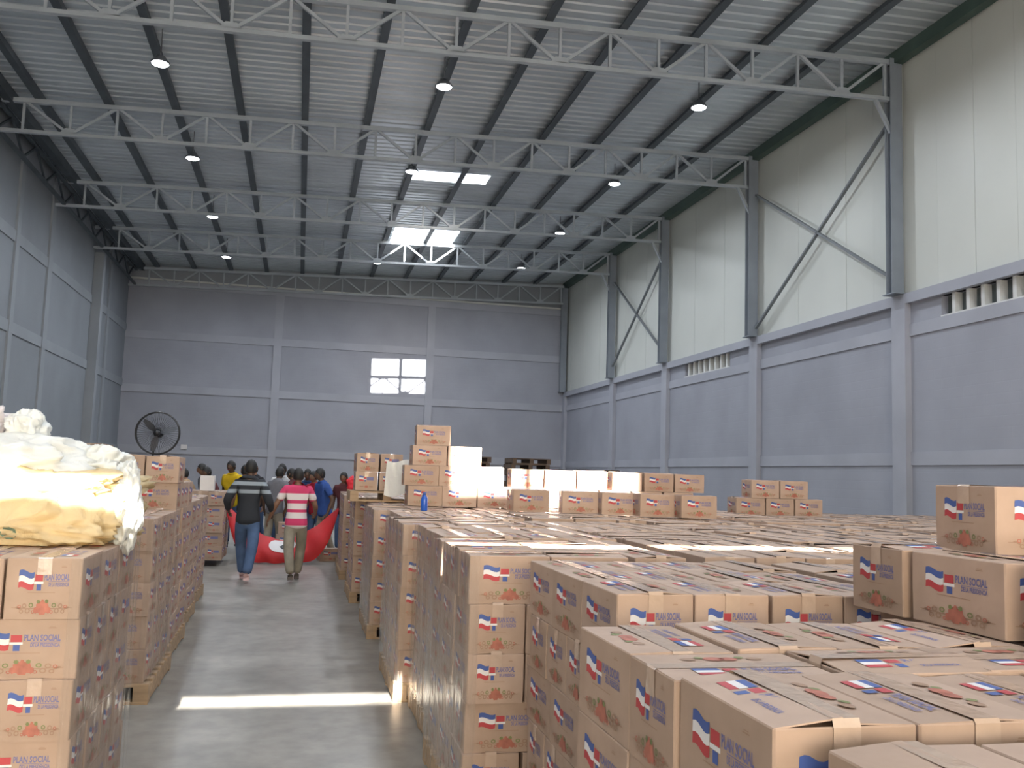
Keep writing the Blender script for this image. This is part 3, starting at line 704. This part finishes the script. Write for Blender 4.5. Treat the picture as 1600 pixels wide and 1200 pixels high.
for i in range(13): pallet(6.35+random.uniform(-.08, .08), 23.4, 0.135, 'dark pallet in the low pile right of the middle one, %s from the floor' % ORD[i+1], 'darkwood', 0.95, 0.9, GD, z=0.145*i)
for i in range(13): pallet(7.4+random.uniform(-.08, .08), 23.4, 0.135, 'dark pallet in the rightmost low pile, %s from the floor' % ORD[i+1], 'darkwood', 0.95, 0.9, GD, z=0.147*i)

# ------------------------------------------------------------------ stretch film round the aisle stacks
def film(x0, y0, x1, y1, z0, z1, label, seed):
    rnd = random.Random(seed); mb = MB(); pts = []
    seg = [((x0+0.05, y0), (x0, y0)), ((x0, y0), (x0, y1))] if x0 > 0 else [((x1-0.05, y0), (x1, y0)), ((x1, y0), (x1, y1))]
    nrm = [(0, -1), (-1, 0)] if x0 > 0 else [(0, -1), (1, 0)]
    cols = []
    for (a, b), n in zip(seg, nrm):
        m = 46
        for i in range(m+1):
            t = i/m; cols.append((a[0]+(b[0]-a[0])*t, a[1]+(b[1]-a[1])*t, n))
    nz = 14
    vs = []
    for ci, (x, y, n) in enumerate(cols):
        for k in range(nz+1):
            z = z0+(z1-z0)*k/nz
            d = 0.010+0.006*noise.noise(Vector((ci*0.55, z*1.4, seed)))+0.004*math.sin(ci*1.9+z*3)
            vs.append((x+n[0]*d, y+n[1]*d, z))
    fs = [(i*(nz+1)+k, (i+1)*(nz+1)+k, (i+1)*(nz+1)+k+1, i*(nz+1)+k+1) for i in range(len(cols)-1) if i != 46 or True for k in range(nz)]
    mb.add(vs, fs)
    tag(mb.build('stretch_film', M['film'], smooth=True), label, 'plastic film', 'clear stretch film round pallet loads')
film(-1.93, 3.92, -0.79, 5.14, 0.05, 1.285, 'clear stretch film round the cartons under the white sacks', 1)
film(-2.12, 6.99, -0.97, 8.21, 0.06, 1.285, 'clear stretch film round the left cartons behind the sacks', 2)
for k in range(6):
    y0 = 4.33+1.275*k
    film(KX[k]-0.008, y0-0.022, KX[k]+0.5, y0+1.225, 0.05, 1.29, 'clear stretch film on the right aisle stack, %s from the camera' % ORD[k+1], 10+k)

# ------------------------------------------------------------------ sacks on the left stack
def blob(name, c, rad, m, seed, amp=0.10, pw=0.75, nu=96, nv=60, flat=None, fs=2.2, parent=None, tiltx=0.0, w3=0.40):
    mb = MB(); vs = []
    for j in range(nv+1):
        ph = -math.pi/2+math.pi*j/nv
        for i in range(nu):
            th = 2*math.pi*i/nu
            sg = lambda a: math.copysign(abs(a)**pw, a)
            d = Vector((sg(math.cos(ph))*sg(math.cos(th)), sg(math.cos(ph))*sg(math.sin(th)), sg(math.sin(ph))))
            q = Vector((math.cos(ph)*math.cos(th), math.cos(ph)*math.sin(th), math.sin(ph)))*fs
            n1 = noise.noise(q+Vector((seed*7.1, 0, 0)))
            n2 = 1-abs(noise.noise(q*1.9+Vector((0, seed*3.3, 0))))*2
            n3 = 1-abs(noise.noise(Vector((q.x*2.2+q.z*1.5, q.y*3, q.z*4.5-q.x*1.2))*1.5+Vector((0, 0, seed*5.7))))*2.4
            k = 1+amp*(1.1*n1+0.6*n2+w3*n3-0.45)
            p = Vector((d.x*rad[0]*k, d.y*rad[1]*k, d.z*rad[2]*k))
            p.y += tiltx*p.z
            if flat is not None and p.z < flat-c[2]: p.z = flat-c[2]+0.002*n3
            vs.append(p)
    fsx = [(j*nu+i, j*nu+(i+1) % nu, (j+1)*nu+(i+1) % nu, (j+1)*nu+i) for j in range(nv) for i in range(nu)]
    mb.add(vs, fsx)
    return mb.build(name, m, parent, True, c)
ZS = TOPZ+0.008
SX = [('woven_sack', (-1.43, 4.86, ZS+0.155), (0.66, 0.42, 0.19), 'bag_yellow', 3, 0.17, 0.60, ZS, 'big yellowish woven sack lying on the near left cartons', 'sack'),
      ('plastic_bag', (-1.50, 4.92, ZS+0.31), (0.54, 0.36, 0.20), 'bag_white', 5, 0.22, 0.8, None, 'large bright white plastic bag draped over the woven sack', 'bag'),
      ('plastic_bag', (-1.66, 4.92, ZS+0.53), (0.25, 0.20, 0.12), 'bag_pink', 8, 0.34, 0.9, None, 'crumpled pale bag at the top left of the heap', 'bag'),
      ('plastic_bag', (-1.33, 5.0, ZS+0.52), (0.10, 0.12, 0.10), 'bag_white', 11, 0.36, 0.9, None, 'small knotted white bag on top of the heap', 'bag'),
      ('plastic_bag', (-0.81, 4.78, ZS+0.17), (0.075, 0.12, 0.20), 'bag_white', 14, 0.3, 0.85, None, 'white bag end hanging over the aisle side of the cartons', 'bag'),
      ('plastic_bag', (-1.0, 5.02, ZS+0.33), (0.17, 0.18, 0.13), 'bag_white', 17, 0.32, 0.85, None, 'grey-white bag corner sticking up right of the heap', 'bag')]
for n, c, r, m, sd, amp, pw, fl, lab, cat in SX:
    o = blob(n, c, r, M[m], sd, amp, pw, flat=fl, tiltx=0.35 if n == 'woven_sack' else 0.1, w3=0.40 if n == 'woven_sack' else 0.13, fs=2.2 if n == 'woven_sack' else 1.5)
    tag(o, lab, cat, 'sacks and bags heaped on the near left cartons')
    if n == 'woven_sack':
        from mathutils.bvhtree import BVHTree
        bv = BVHTree.FromPolygons([tuple(v.co) for v in o.data.vertices], [tuple(p.vertices) for p in o.data.polygons])
        def onsack(x, z):
            h = bv.ray_cast(Vector((x-c[0], -2, z-c[2])), Vector((0, 1, 0)))
            return (x-c[0], (h[0].y if h[0] else -0.4)-0.004, z-c[2])
        tv, tf = text_polys('RCA'); pr = MB()
        pr.add([onsack(-1.50+0.17*p[0], ZS+0.035+0.045*p[1]-0.03*p[0]) for p in tv], tf)
        pr.add([onsack(-1.22+0.03*math.cos(a)*(1+.3*(i % 2)), ZS+0.055+0.03*math.sin(a)) for i, a in enumerate([2*math.pi*i/10 for i in range(10)])], [tuple(range(10))])
        pr = pr.build('printed_letters', M['sackgreen'], o); pr['kind'] = 'stuff'

# ------------------------------------------------------------------ people
def skin_geo(verts, edges, roots=(0,), sub=2):
    me = bpy.data.meshes.new('sk'); me.from_pydata([v[0] for v in verts], edges, [])
    ob = bpy.data.objects.new('sk', me); COL.objects.link(ob)
    ob.modifiers.new('s', 'SKIN')
    sv = me.skin_vertices[0].data
    for i, v in enumerate(verts):
        r = v[1]; sv[i].radius = r if isinstance(r, tuple) else (r, r); sv[i].use_root = i in roots
    if sub:
        md = ob.modifiers.new('d', 'SUBSURF'); md.levels = sub; md.render_levels = sub
    bpy.context.view_layer.update()
    ev = bpy.data.meshes.new_from_object(ob.evaluated_get(bpy.context.evaluated_depsgraph_get()))
    out = ([tuple(v.co) for v in ev.vertices], [tuple(p.vertices) for p in ev.polygons])
    bpy.data.objects.remove(ob); bpy.data.meshes.remove(me); bpy.data.meshes.remove(ev)
    return out
def cloth(name, col, bands=None):
    """plain cloth, or bands [(z, colour), ...] woven across by height"""
    if not bands: return mat(name, col, 0.85, var=0.15, scale=8, spec=0.2)
    m, nt, b = newmat(name); b.inputs['Roughness'].default_value = 0.85
    tc = nt.nodes.new('ShaderNodeTexCoord'); s = nt.nodes.new('ShaderNodeSeparateXYZ'); nt.links.new(tc.outputs['Object'], s.inputs[0])
    d = nt.nodes.new('ShaderNodeMath'); d.operation = 'DIVIDE'; d.inputs[1].default_value = 2.0; nt.links.new(s.outputs[2], d.inputs[0])
    rp = nt.nodes.new('ShaderNodeValToRGB'); rp.color_ramp.interpolation = 'CONSTANT'; e = rp.color_ramp.elements
    e[0].position = 0; e[0].color = (*col, 1); e[1].position = bands[0][0]/2; e[1].color = (*bands[0][1], 1)
    for z, c in bands[1:]:
        q = e.new(z/2); q.color = (*c, 1)
    nt.links.new(d.outputs[0], rp.inputs[0]); nt.links.new(rp.outputs[0], b.inputs['Base Color']); return m
SKINS = [mat('skin_brown', (0.20, 0.105, 0.065), 0.5), mat('skin_tan', (0.36, 0.20, 0.13), 0.5), mat('skin_dark', (0.10, 0.055, 0.036), 0.5)]
M['hair'] = mat('black_hair', (0.012, 0.011, 0.011), 0.6)
M['eye'] = mat('eye_dark', (0.015, 0.012, 0.01), 0.3)
def person(loc, rz, h, label, skin, top, bottom, shoe, sleeve='short', stride=0.0, arms=None, cap=None, bend=0.0, group=None):
    """local figure 1.75 m tall facing +Y"""
    s = h/1.75
    root = empty('person', loc, rz); root.scale = (s, s, s); tag(root, label, 'person', group)
    b = bend
    pel, spi, che, nb, nk = (0, 0, .95), (0, .02+b*.15, 1.14), (0, .03+b*.45, 1.34), (0, .02+b*.6, 1.475), (0, .035+b*.7, 1.55)
    hd = Vector((0, .055+b*.8, 1.645-b*.05))
    A = arms or {}
    V, E = [], []
    def v(p, r): V.append((tuple(p), r)); return len(V)-1
    i0 = v(pel, (.105, .075)); i1 = v(spi, (.10, .07)); i2 = v(che, (.115, .075)); i3 = v(nb, (.062, .058)); i4 = v(nk, (.056, .056)); i5 = v(hd+Vector((0, -.01, -.02)), (.06, .065))
    E += [(i0, i1), (i1, i2), (i2, i3), (i3, i4), (i4, i5)]
    legs, armj = {}, {}
    for sx in (-1, 1):
        st = stride*sx
        hip = Vector((sx*.09, 0, .90)); knee = Vector((sx*.10, st*.22+.03, .50)); ank = Vector((sx*(.10 if abs(stride) < .5 else .055), st*.30-.03-(0.06 if st < 0 else 0), .085+(0.04 if st < 0 else 0)))
        a = v(hip, (.060, .062)); k = v(knee, (.044, .046)); q = v((knee+ank)/2+Vector((0, -.01, .05)), (.040, .042)); n = v(ank, (.034, .036))
        E += [(i0, a), (a, k), (k, q), (q, n)]; legs[sx] = (hip, knee, ank)
        el, wr = A.get(sx, ((sx*.26, -.02, 1.14), (sx*.27, .08, .89)))
        sh = Vector((sx*.185, .02+b*.5, 1.425)); el, wr = Vector(el), Vector(wr)
        ak = .8 if sleeve == 'long' else 1.0
        a = v(sh, (.050, .050)); m2 = v((sh+el)/2, (.048*ak, .048*ak)); k = v(el, (.042*ak, .044*ak)); f = v(el.lerp(wr, .4), (.043*ak, .042*ak)); n = v(wr, (.028, .024))
        d = (wr-el).normalized(); hn = v(wr+d*.075, (.038, .020))
        E += [(i2, a), (a, m2), (m2, k), (k, f), (f, n), (n, hn)]; armj[sx] = (sh, el, wr)
    roots = [i0]
    for sx in (-1, 1):
        sh, el, wr = armj[sx]; d = (wr-el).normalized()
        side = Vector((0, 1, 0)) if abs(d.y) < .8 else Vector((0, 0, 1)); side = (side-d*side.dot(d)).normalized()
        curl = d.cross(side).normalized()*(-sx)
        for fi, ln in ((-1.5, .058), (-.5, .072), (.5, .078), (1.5, .068)):
            p0 = wr+d*.07+side*fi*.017; p1 = p0+d*ln*.6+curl*.008; p2 = p1+d*ln*.5+curl*.028
            a = v(p0, .0095); q = v(p1, .0085); t = v(p2, .007); E += [(a, q), (q, t)]; roots.append(a)
        p0 = wr+d*.025+side*.02; p1 = p0+d*.03+side*.03; p2 = p1+d*.032+side*.006
        a = v(p0, .0115); q = v(p1, .010); t = v(p2, .008); E += [(a, q), (q, t)]; roots.append(a)
    gv, gf = skin_geo(V, E, roots)
    mb = MB().add(gv, gf, 0)
    # head with brow, nose, jaw and ears
    nu, nv = 24, 18; hv = []
    for j in range(nv+1):
        ph = -math.pi/2+math.pi*j/nv
        for i in range(nu):
            th = 2*math.pi*i/nu
            x, y, z = math.cos(ph)*math.sin(th), math.cos(ph)*math.cos(th), math.sin(ph)
            w = 0.078*(1-0.18*max(0, -z)); dpt = 0.098*(1-0.10*max(0, -z))
            yy = y*dpt
            if y > 0.85 and -0.45 < z < 0.05 and abs(x) < .28: yy += 0.022*(1-abs(x)/.28)
            hv.append(hd+Vector((x*w, yy, z*0.118)))
    mb.add(hv, [(j*nu+i, j*nu+(i+1) % nu, (j+1)*nu+(i+1) % nu, (j+1)*nu+i) for j in range(nv) for i in range(nu)], 0)
    for sx in (-1, 1):
        mb.tube([hd+Vector((sx*.076, -.01, .025)), hd+Vector((sx*.090, -.018, .01)), hd+Vector((sx*.080, -.005, -.03))], [.010, .013, .008], 6)
        mb.lathe([(.0001, -.010), (.009, -.005), (.011, 0), (.009, .005), (.0001, .010)], hd+Vector((sx*.030, .086, .015)), 8, 1)
    mb.bar(hd+Vector((-.024, .090, -.058)), hd+Vector((.024, .090, -.058)), .010, .008, mi=2)
    mb.build('body', [skin, M['eye'], M['red']], root, True)
    # hair or cap: shell over the crown and the back of the head
    hb = MB(); hv = []
    for j in range(9):
        for i in range(nu):
            th = 2*math.pi*i/nu; front = max(0, math.cos(th))
            lo = -0.55+0.95*front
            ph = math.pi/2*(1-j/8)+lo*(j/8); ph = max(lo, ph)
            hv.append(hd+Vector((math.cos(ph)*math.sin(th)*.088, math.cos(ph)*math.cos(th)*.107-.004, math.sin(ph)*.128+.004)))
    hb.add(hv, [(j*nu+i, j*nu+(i+1) % nu, (j+1)*nu+(i+1) % nu, (j+1)*nu+i) for j in range(8) for i in range(nu)])
    hb.build('cap' if cap else 'hair', cap or M['hair'], root, True)
    # shirt
    V, E = [], []
    g = .017
    i0 = v((0, 0, .79), (.21, .16)); ia = v((0, 0, .92), (.192, .15)); i1 = v(spi, (.15, .115)); i2 = v(che, (.175, .125)); i3 = v((nb[0], nb[1], nb[2]-.01), (.125, .10)); ib = v((nk[0], nk[1]-.005, nk[2]-.005), (.072, .072))
    E += [(i0, ia), (ia, i1), (i1, i2), (i2, i3), (i3, ib)]
    for sx in (-1, 1):
        sh, el, wr = armj[sx]
        a = v(sh, (.062+g, .062+g)); e1 = sh.lerp(el, .72 if sleeve == 'short' else 1.0); k = v(e1, (.052+g*.9, .052+g*.9)); E += [(i2, a), (a, k)]
        if sleeve == 'long':
            n = v(el.lerp(wr, .5), (.05, .05)); q = v(wr, (.04, .04)); E += [(k, n), (n, q)]
    gv, gf = skin_geo(V, E); MB().add(gv, gf).build('shirt' if sleeve == 'short' else 'jacket', top, root, True)
    # trousers
    V, E = [], []
    i0 = v((0, 0, 1.04), (.14, .105)); i1 = v((0, 0, .90), (.152, .122)); E.append((i0, i1))
    for sx in (-1, 1):
        hip, knee, ank = legs[sx]
        a = v(hip+Vector((0, 0, -.08)), (.10, .108)); k = v(knee, (.078, .085)); c2 = v((knee+ank)/2, (.072, .078)); n = v(ank+Vector((0, 0, .0)), (.066, .072)); E += [(i1, a), (a, k), (k, c2), (c2, n)]
    gv, gf = skin_geo(V, E); MB().add(gv, gf).build('trousers', bottom, root, True)
    for sx in (-1, 1):
        hip, knee, ank = legs[sx]; lift = ank.z-.085
        V, E = [], []
        a = v(ank+Vector((0, -.055, -.045)), (.040, .040)); q = v(ank+Vector((0, .05, -.045)), (.045, .038)); t = v(ank+Vector((0, .16, -.055+(-.03 if lift else 0))), (.040, .028)); u = v(ank+Vector((0, -.02, .0)), (.045, .045))
        E += [(a, q), (q, t), (a, u)]
        gv, gf = skin_geo(V, E); gv = [(p[0], p[1], max(p[2], 0.002)) for p in gv]
        MB().add(gv, gf).build('shoe', shoe, root, True)
    return root
jk = (0.020, 0.023, 0.030); gy = (0.26, 0.30, 0.34)
M['jacket'] = cloth('black_striped_jacket', (0.35, 0.36, 0.36), [(0.815, jk), (1.27, gy), (1.325, jk), (1.385, gy), (1.44, jk)])
pk = (0.58, 0.045, 0.14); wh = (0.72, 0.66, 0.66)
M['stripes'] = cloth('pink_white_stripes', wh, [(0.86, pk), (0.97, wh), (1.065, pk), (1.115, wh), (1.205, pk), (1.265, wh), (1.36, pk)])
M['jeans'] = cloth('blue_denim', (0.075, 0.12, 0.22)); M['khaki'] = cloth('khaki_cloth', (0.27, 0.24, 0.19))
M['shoe_pink'] = cloth('pale_pink_shoe', (0.62, 0.45, 0.45)); M['shoe_dark'] = cloth('dark_shoe', (0.16, 0.14, 0.13))
person((-0.70, 14.3, 0), math.radians(-3), 1.76, 'walking person seen from behind in black striped jacket and blue jeans', SKINS[2], M['jacket'], M['jeans'], M['shoe_pink'], 'long', -0.75,
       {-1: ((-.31, -.05, 1.16), (-.30, .12, 1.02)), 1: ((.30, -.06, 1.15), (.33, .14, 1.0))})
person((0.0, 14.35, 0), math.radians(2), 1.66, 'walking person seen from behind in pink and white striped shirt', SKINS[0], M['stripes'], M['khaki'], M['shoe_dark'], 'short', 0.7,
       {-1: ((-.33, 0, 1.17), (-.42, .10, .96)), 1: ((.29, .02, 1.16), (.30, .22, 1.05))}, cap=M['hair'])
CL = {k: cloth('cloth_'+k, c) for k, c in dict(blue=(0.04, 0.09, 0.30), yellow=(0.62, 0.42, 0.02), maroon=(0.10, 0.035, 0.04), beige=(0.42, 0.30, 0.19), grey=(0.16, 0.16, 0.18), white=(0.6, 0.6, 0.62), black=(0.03, 0.03, 0.035), navy=(0.03, 0.05, 0.13), red=(0.35, 0.02, 0.04)).items()}
GC = 'crowd of people standing behind the red banner'
crowd = [(-2.05, 18.9, 1.60, 'beige', 1.2, 'crowd person in beige at the far left behind the left stack'),
         (-1.66, 19.2, 1.64, 'maroon', 2.2, 'dark-haired crowd person next to the one in beige'),
         (-1.30, 20.2, 1.78, 'yellow', 2.6, 'taller crowd person in a yellow shirt'),
         (-0.95, 18.4, 1.70, 'black', 0.4, 'crowd person in black just left of the striped jacket'),
         (-0.42, 18.3, 1.68, 'grey', -0.5, 'crowd person in grey between the two walking people'),
         (-0.30, 19.6, 1.75, 'white', 2.9, 'crowd person in white behind the one in grey'),
         (0.20, 19.8, 1.66, 'navy', 3.0, 'crowd person in navy right of the striped shirt'),
         (0.38, 19.0, 1.62, 'red', 2.4, 'crowd person in dark red beside the one in blue'),
         (0.52, 17.9, 1.68, 'blue', 2.0, 'person in a blue shirt facing left by the right stacks'),
         (-0.84, 20.2, 1.74, 'black', 2.5, 'crowd person in black behind the left walking person'),
         (-0.02, 18.75, 1.66, 'maroon', 1.0, 'crowd person in maroon between the two walking people'),
         (-1.85, 20.4, 1.70, 'grey', 2.0, 'crowd person in grey at the back left'),
         (0.95, 19.4, 1.62, 'maroon', 2.8, 'crowd person at the right end beside the red cloth')]
for x, y, h, c, rz, lab in crowd:
    person((x, y, 0), rz, h, lab, SKINS[int(x*10) % 3], CL[c], M['khaki'] if int(y*10) % 2 else M['jeans'], M['shoe_dark'], 'short', 0.2, group=GC, bend=0.12)

# ------------------------------------------------------------------ red banner slung across the aisle end
def banner():
    n, m = 48, 12; vs = []
    for i in range(n+1):
        t = -1+2*i/n
        x = -0.235+0.96*t
        zo = 0.02+0.93*abs(t)**5; zi = 0.40+0.60*abs(t)**1.7
        zi = max(zi, zo+0.035)
        for j in range(m+1):
            s = j/m
            y = 0.30*s-0.12*math.sin(math.pi*s)+0.02*math.sin(t*14+s*3)
            vs.append((x, 16.75+y, zo+(zi-zo)*s+0.008*math.sin(t*19+s*5)))
    k = (n+1)*(m+1)
    vs2 = [(x, y+0.006, z+0.001) for x, y, z in vs]
    fs = [(i*(m+1)+j, (i+1)*(m+1)+j, (i+1)*(m+1)+j+1, i*(m+1)+j+1) for i in range(n) for j in range(m)]
    mb = MB().add(vs+vs2, fs+[tuple(k+q for q in reversed(f)) for f in fs])
    o = mb.build('banner', M['banner'], None, True); tag(o, 'red fabric banner sagging to the floor across the end of the aisle', 'banner')
    def on(t, s):
        i = (t+1)/2*n; x = -0.235+0.96*t; zo = 0.02+0.93*abs(t)**5; zi = max(0.40+0.60*abs(t)**1.7, zo+.035)
        return (x, 16.75+0.30*s-0.12*math.sin(math.pi*s)+0.02*math.sin(t*14+s*3)-0.012, zo+(zi-zo)*s+0.008*math.sin(t*19+s*5))
    w = MB(); c = [on(0.0, .72)]; ring = []
    for r_ in (0.33, 0.66, 1.0):
        ring.append([on(0.02+0.24*r_*math.cos(2*math.pi*i/20), min(.98, .72+0.26*r_*math.sin(2*math.pi*i/20))) for i in range(20)])
    V = c+sum(ring, []); F = [(0, 1+i, 1+(i+1) % 20) for i in range(20)]
    for a in range(2): F += [(1+a*20+i, 1+(a+1)*20+i, 1+(a+1)*20+(i+1) % 20, 1+a*20+(i+1) % 20) for i in range(20)]
    w.add(V, F).build('white_patch', M['white'], o)
    d = MB(); pts = [on(0.05+0.06*math.cos(2*math.pi*i/10)*(1+.4*(i % 2)), .72+0.10*math.sin(2*math.pi*i/10)) for i in range(10)]
    d.add([(x, y-0.006, z) for x, y, z in pts], [tuple(range(10))]).build('black_mark', M['black'], o)
banner()
tag(blob('red_cloth', (1.16, 19.2, 1.40), (0.19, 0.11, 0.15), M['redcloth'], 21, 0.2, 0.8, 48, 30), 'bright red bundle of cloth held up at the right end of the crowd', 'cloth')
tag(MB().box(-1.63, -1.40, 16.55, 16.78, 1.245, 1.50).build('white_box', M['white']), 'plain white box standing on the left stack beside the banner', 'box')

# ------------------------------------------------------------------ pedestal fan
f = empty('pedestal_fan', (-2.60, 17.8, 0)); tag(f, 'black industrial pedestal fan with round wire guard', 'fan')
MB().lathe([(0.28, 0), (0.28, 0.03), (0.05, 0.07), (0.03, 0.1)], n=24).build('base', M['black'], f, True)
MB().tube([(0, 0, 0.08), (0, 0, 1.35)], 0.026, 10).tube([(0, 0, 1.3), (0, 0, 2.1)], 0.018, 10).build('pole', M['black'], f, True)
fc = Vector((0.07, -0.10, 2.23))
MB().tube([fc+Vector((0, .22, 0)), fc+Vector((0, .18, 0)), fc+Vector((0, .02, 0))], [.05, .085, .075], 14).bar((0, 0.02, 2.08), (0.05, 0.06, 2.2), .05, .05).build('motor', M['black'], f, True)
gd = MB(); R_ = 0.375
for yo, rr in ((-0.06, 1.0), (0.06, 1.0), (0, 1.02)):
    gd.tube([fc+Vector((math.cos(a)*R_*rr, yo, math.sin(a)*R_*rr)) for a in [2*math.pi*i/40 for i in range(40)]], 0.011, 6, closed=True)
for k in range(48):
    a = 2*math.pi*k/48; d = Vector((math.cos(a), 0, math.sin(a)))
    for sgn in (-1, 1):
        gd.tube([fc+d*0.06+Vector((0, sgn*.11, 0)), fc+d*R_*.7+Vector((0, sgn*.10, 0)), fc+d*R_+Vector((0, sgn*.05, 0))], 0.0022, 4)
gd.build('guard', M['black'], f, True)
for k in range(3):
    a = 2*math.pi*k/3+.3; mb = MB(); vs = []
    for i in range(7):
        r_ = 0.05+0.29*i/6; w = 0.05+0.07*math.sin(math.pi*i/6)
        for sgn in (-1, 1):
            aa = a+sgn*w/max(r_, .1)*.5
            vs.append(fc+Vector((math.cos(aa)*r_, sgn*.03, math.sin(aa)*r_)))
    mb.add(vs, [(2*i, 2*i+1, 2*i+3, 2*i+2) for i in range(6)]).build('blade', M['lamp_body'], f, True)
MB().tube([fc+Vector((0, -.12, 0)), fc+Vector((0, -.06, 0))], 0.055, 14).build('hub', M['black'], f, True)

# ------------------------------------------------------------------ small things
b = empty('bottle', (1.22, 9.1, TOPZ+0.012)); tag(b, 'small blue plastic bottle standing on the cartons by the aisle', 'bottle')
MB().lathe([(0.03, 0), (0.034, 0.01), (0.034, 0.11), (0.028, 0.135), (0.014, 0.15), (0.013, 0.165)], n=16).build('bottle_body', M['bottle'], b, True)
MB().lathe([(0.016, 0.16), (0.016, 0.182), (0.0001, 0.183)], n=12).build('cap', M['blue'], b, True)
mb = MB(); n = 14; vs = []
for i in range(n+1):
    for j in range(n+1):
        u, v_ = i/n, j/n
        vs.append((1.02+0.27*u+0.02*v_, 11.335-0.03*math.sin(u*7+v_*3)*.5, TOPZ+0.10+0.42*v_-0.02*math.sin(u*5)))
k = len(vs); fs = [(i*(n+1)+j, (i+1)*(n+1)+j, (i+1)*(n+1)+j+1, i*(n+1)+j+1) for i in range(n) for j in range(n)]
mb.add(vs+[(x, y+.01, z) for x, y, z in vs], fs+[tuple(k+q for q in reversed(f_)) for f_ in fs])
tag(mb.build('plastic_sheet', M['bag_white'], None, True), 'white plastic sheet hanging over the raised pallet load', 'sheet')
tag(MB().box(-4.95, -4.7, YB-0.10, YB-0.05, 2.35, 2.55).build('wall_box', M['white']), 'small white box fixed to the far wall above the crowd', 'wall box')
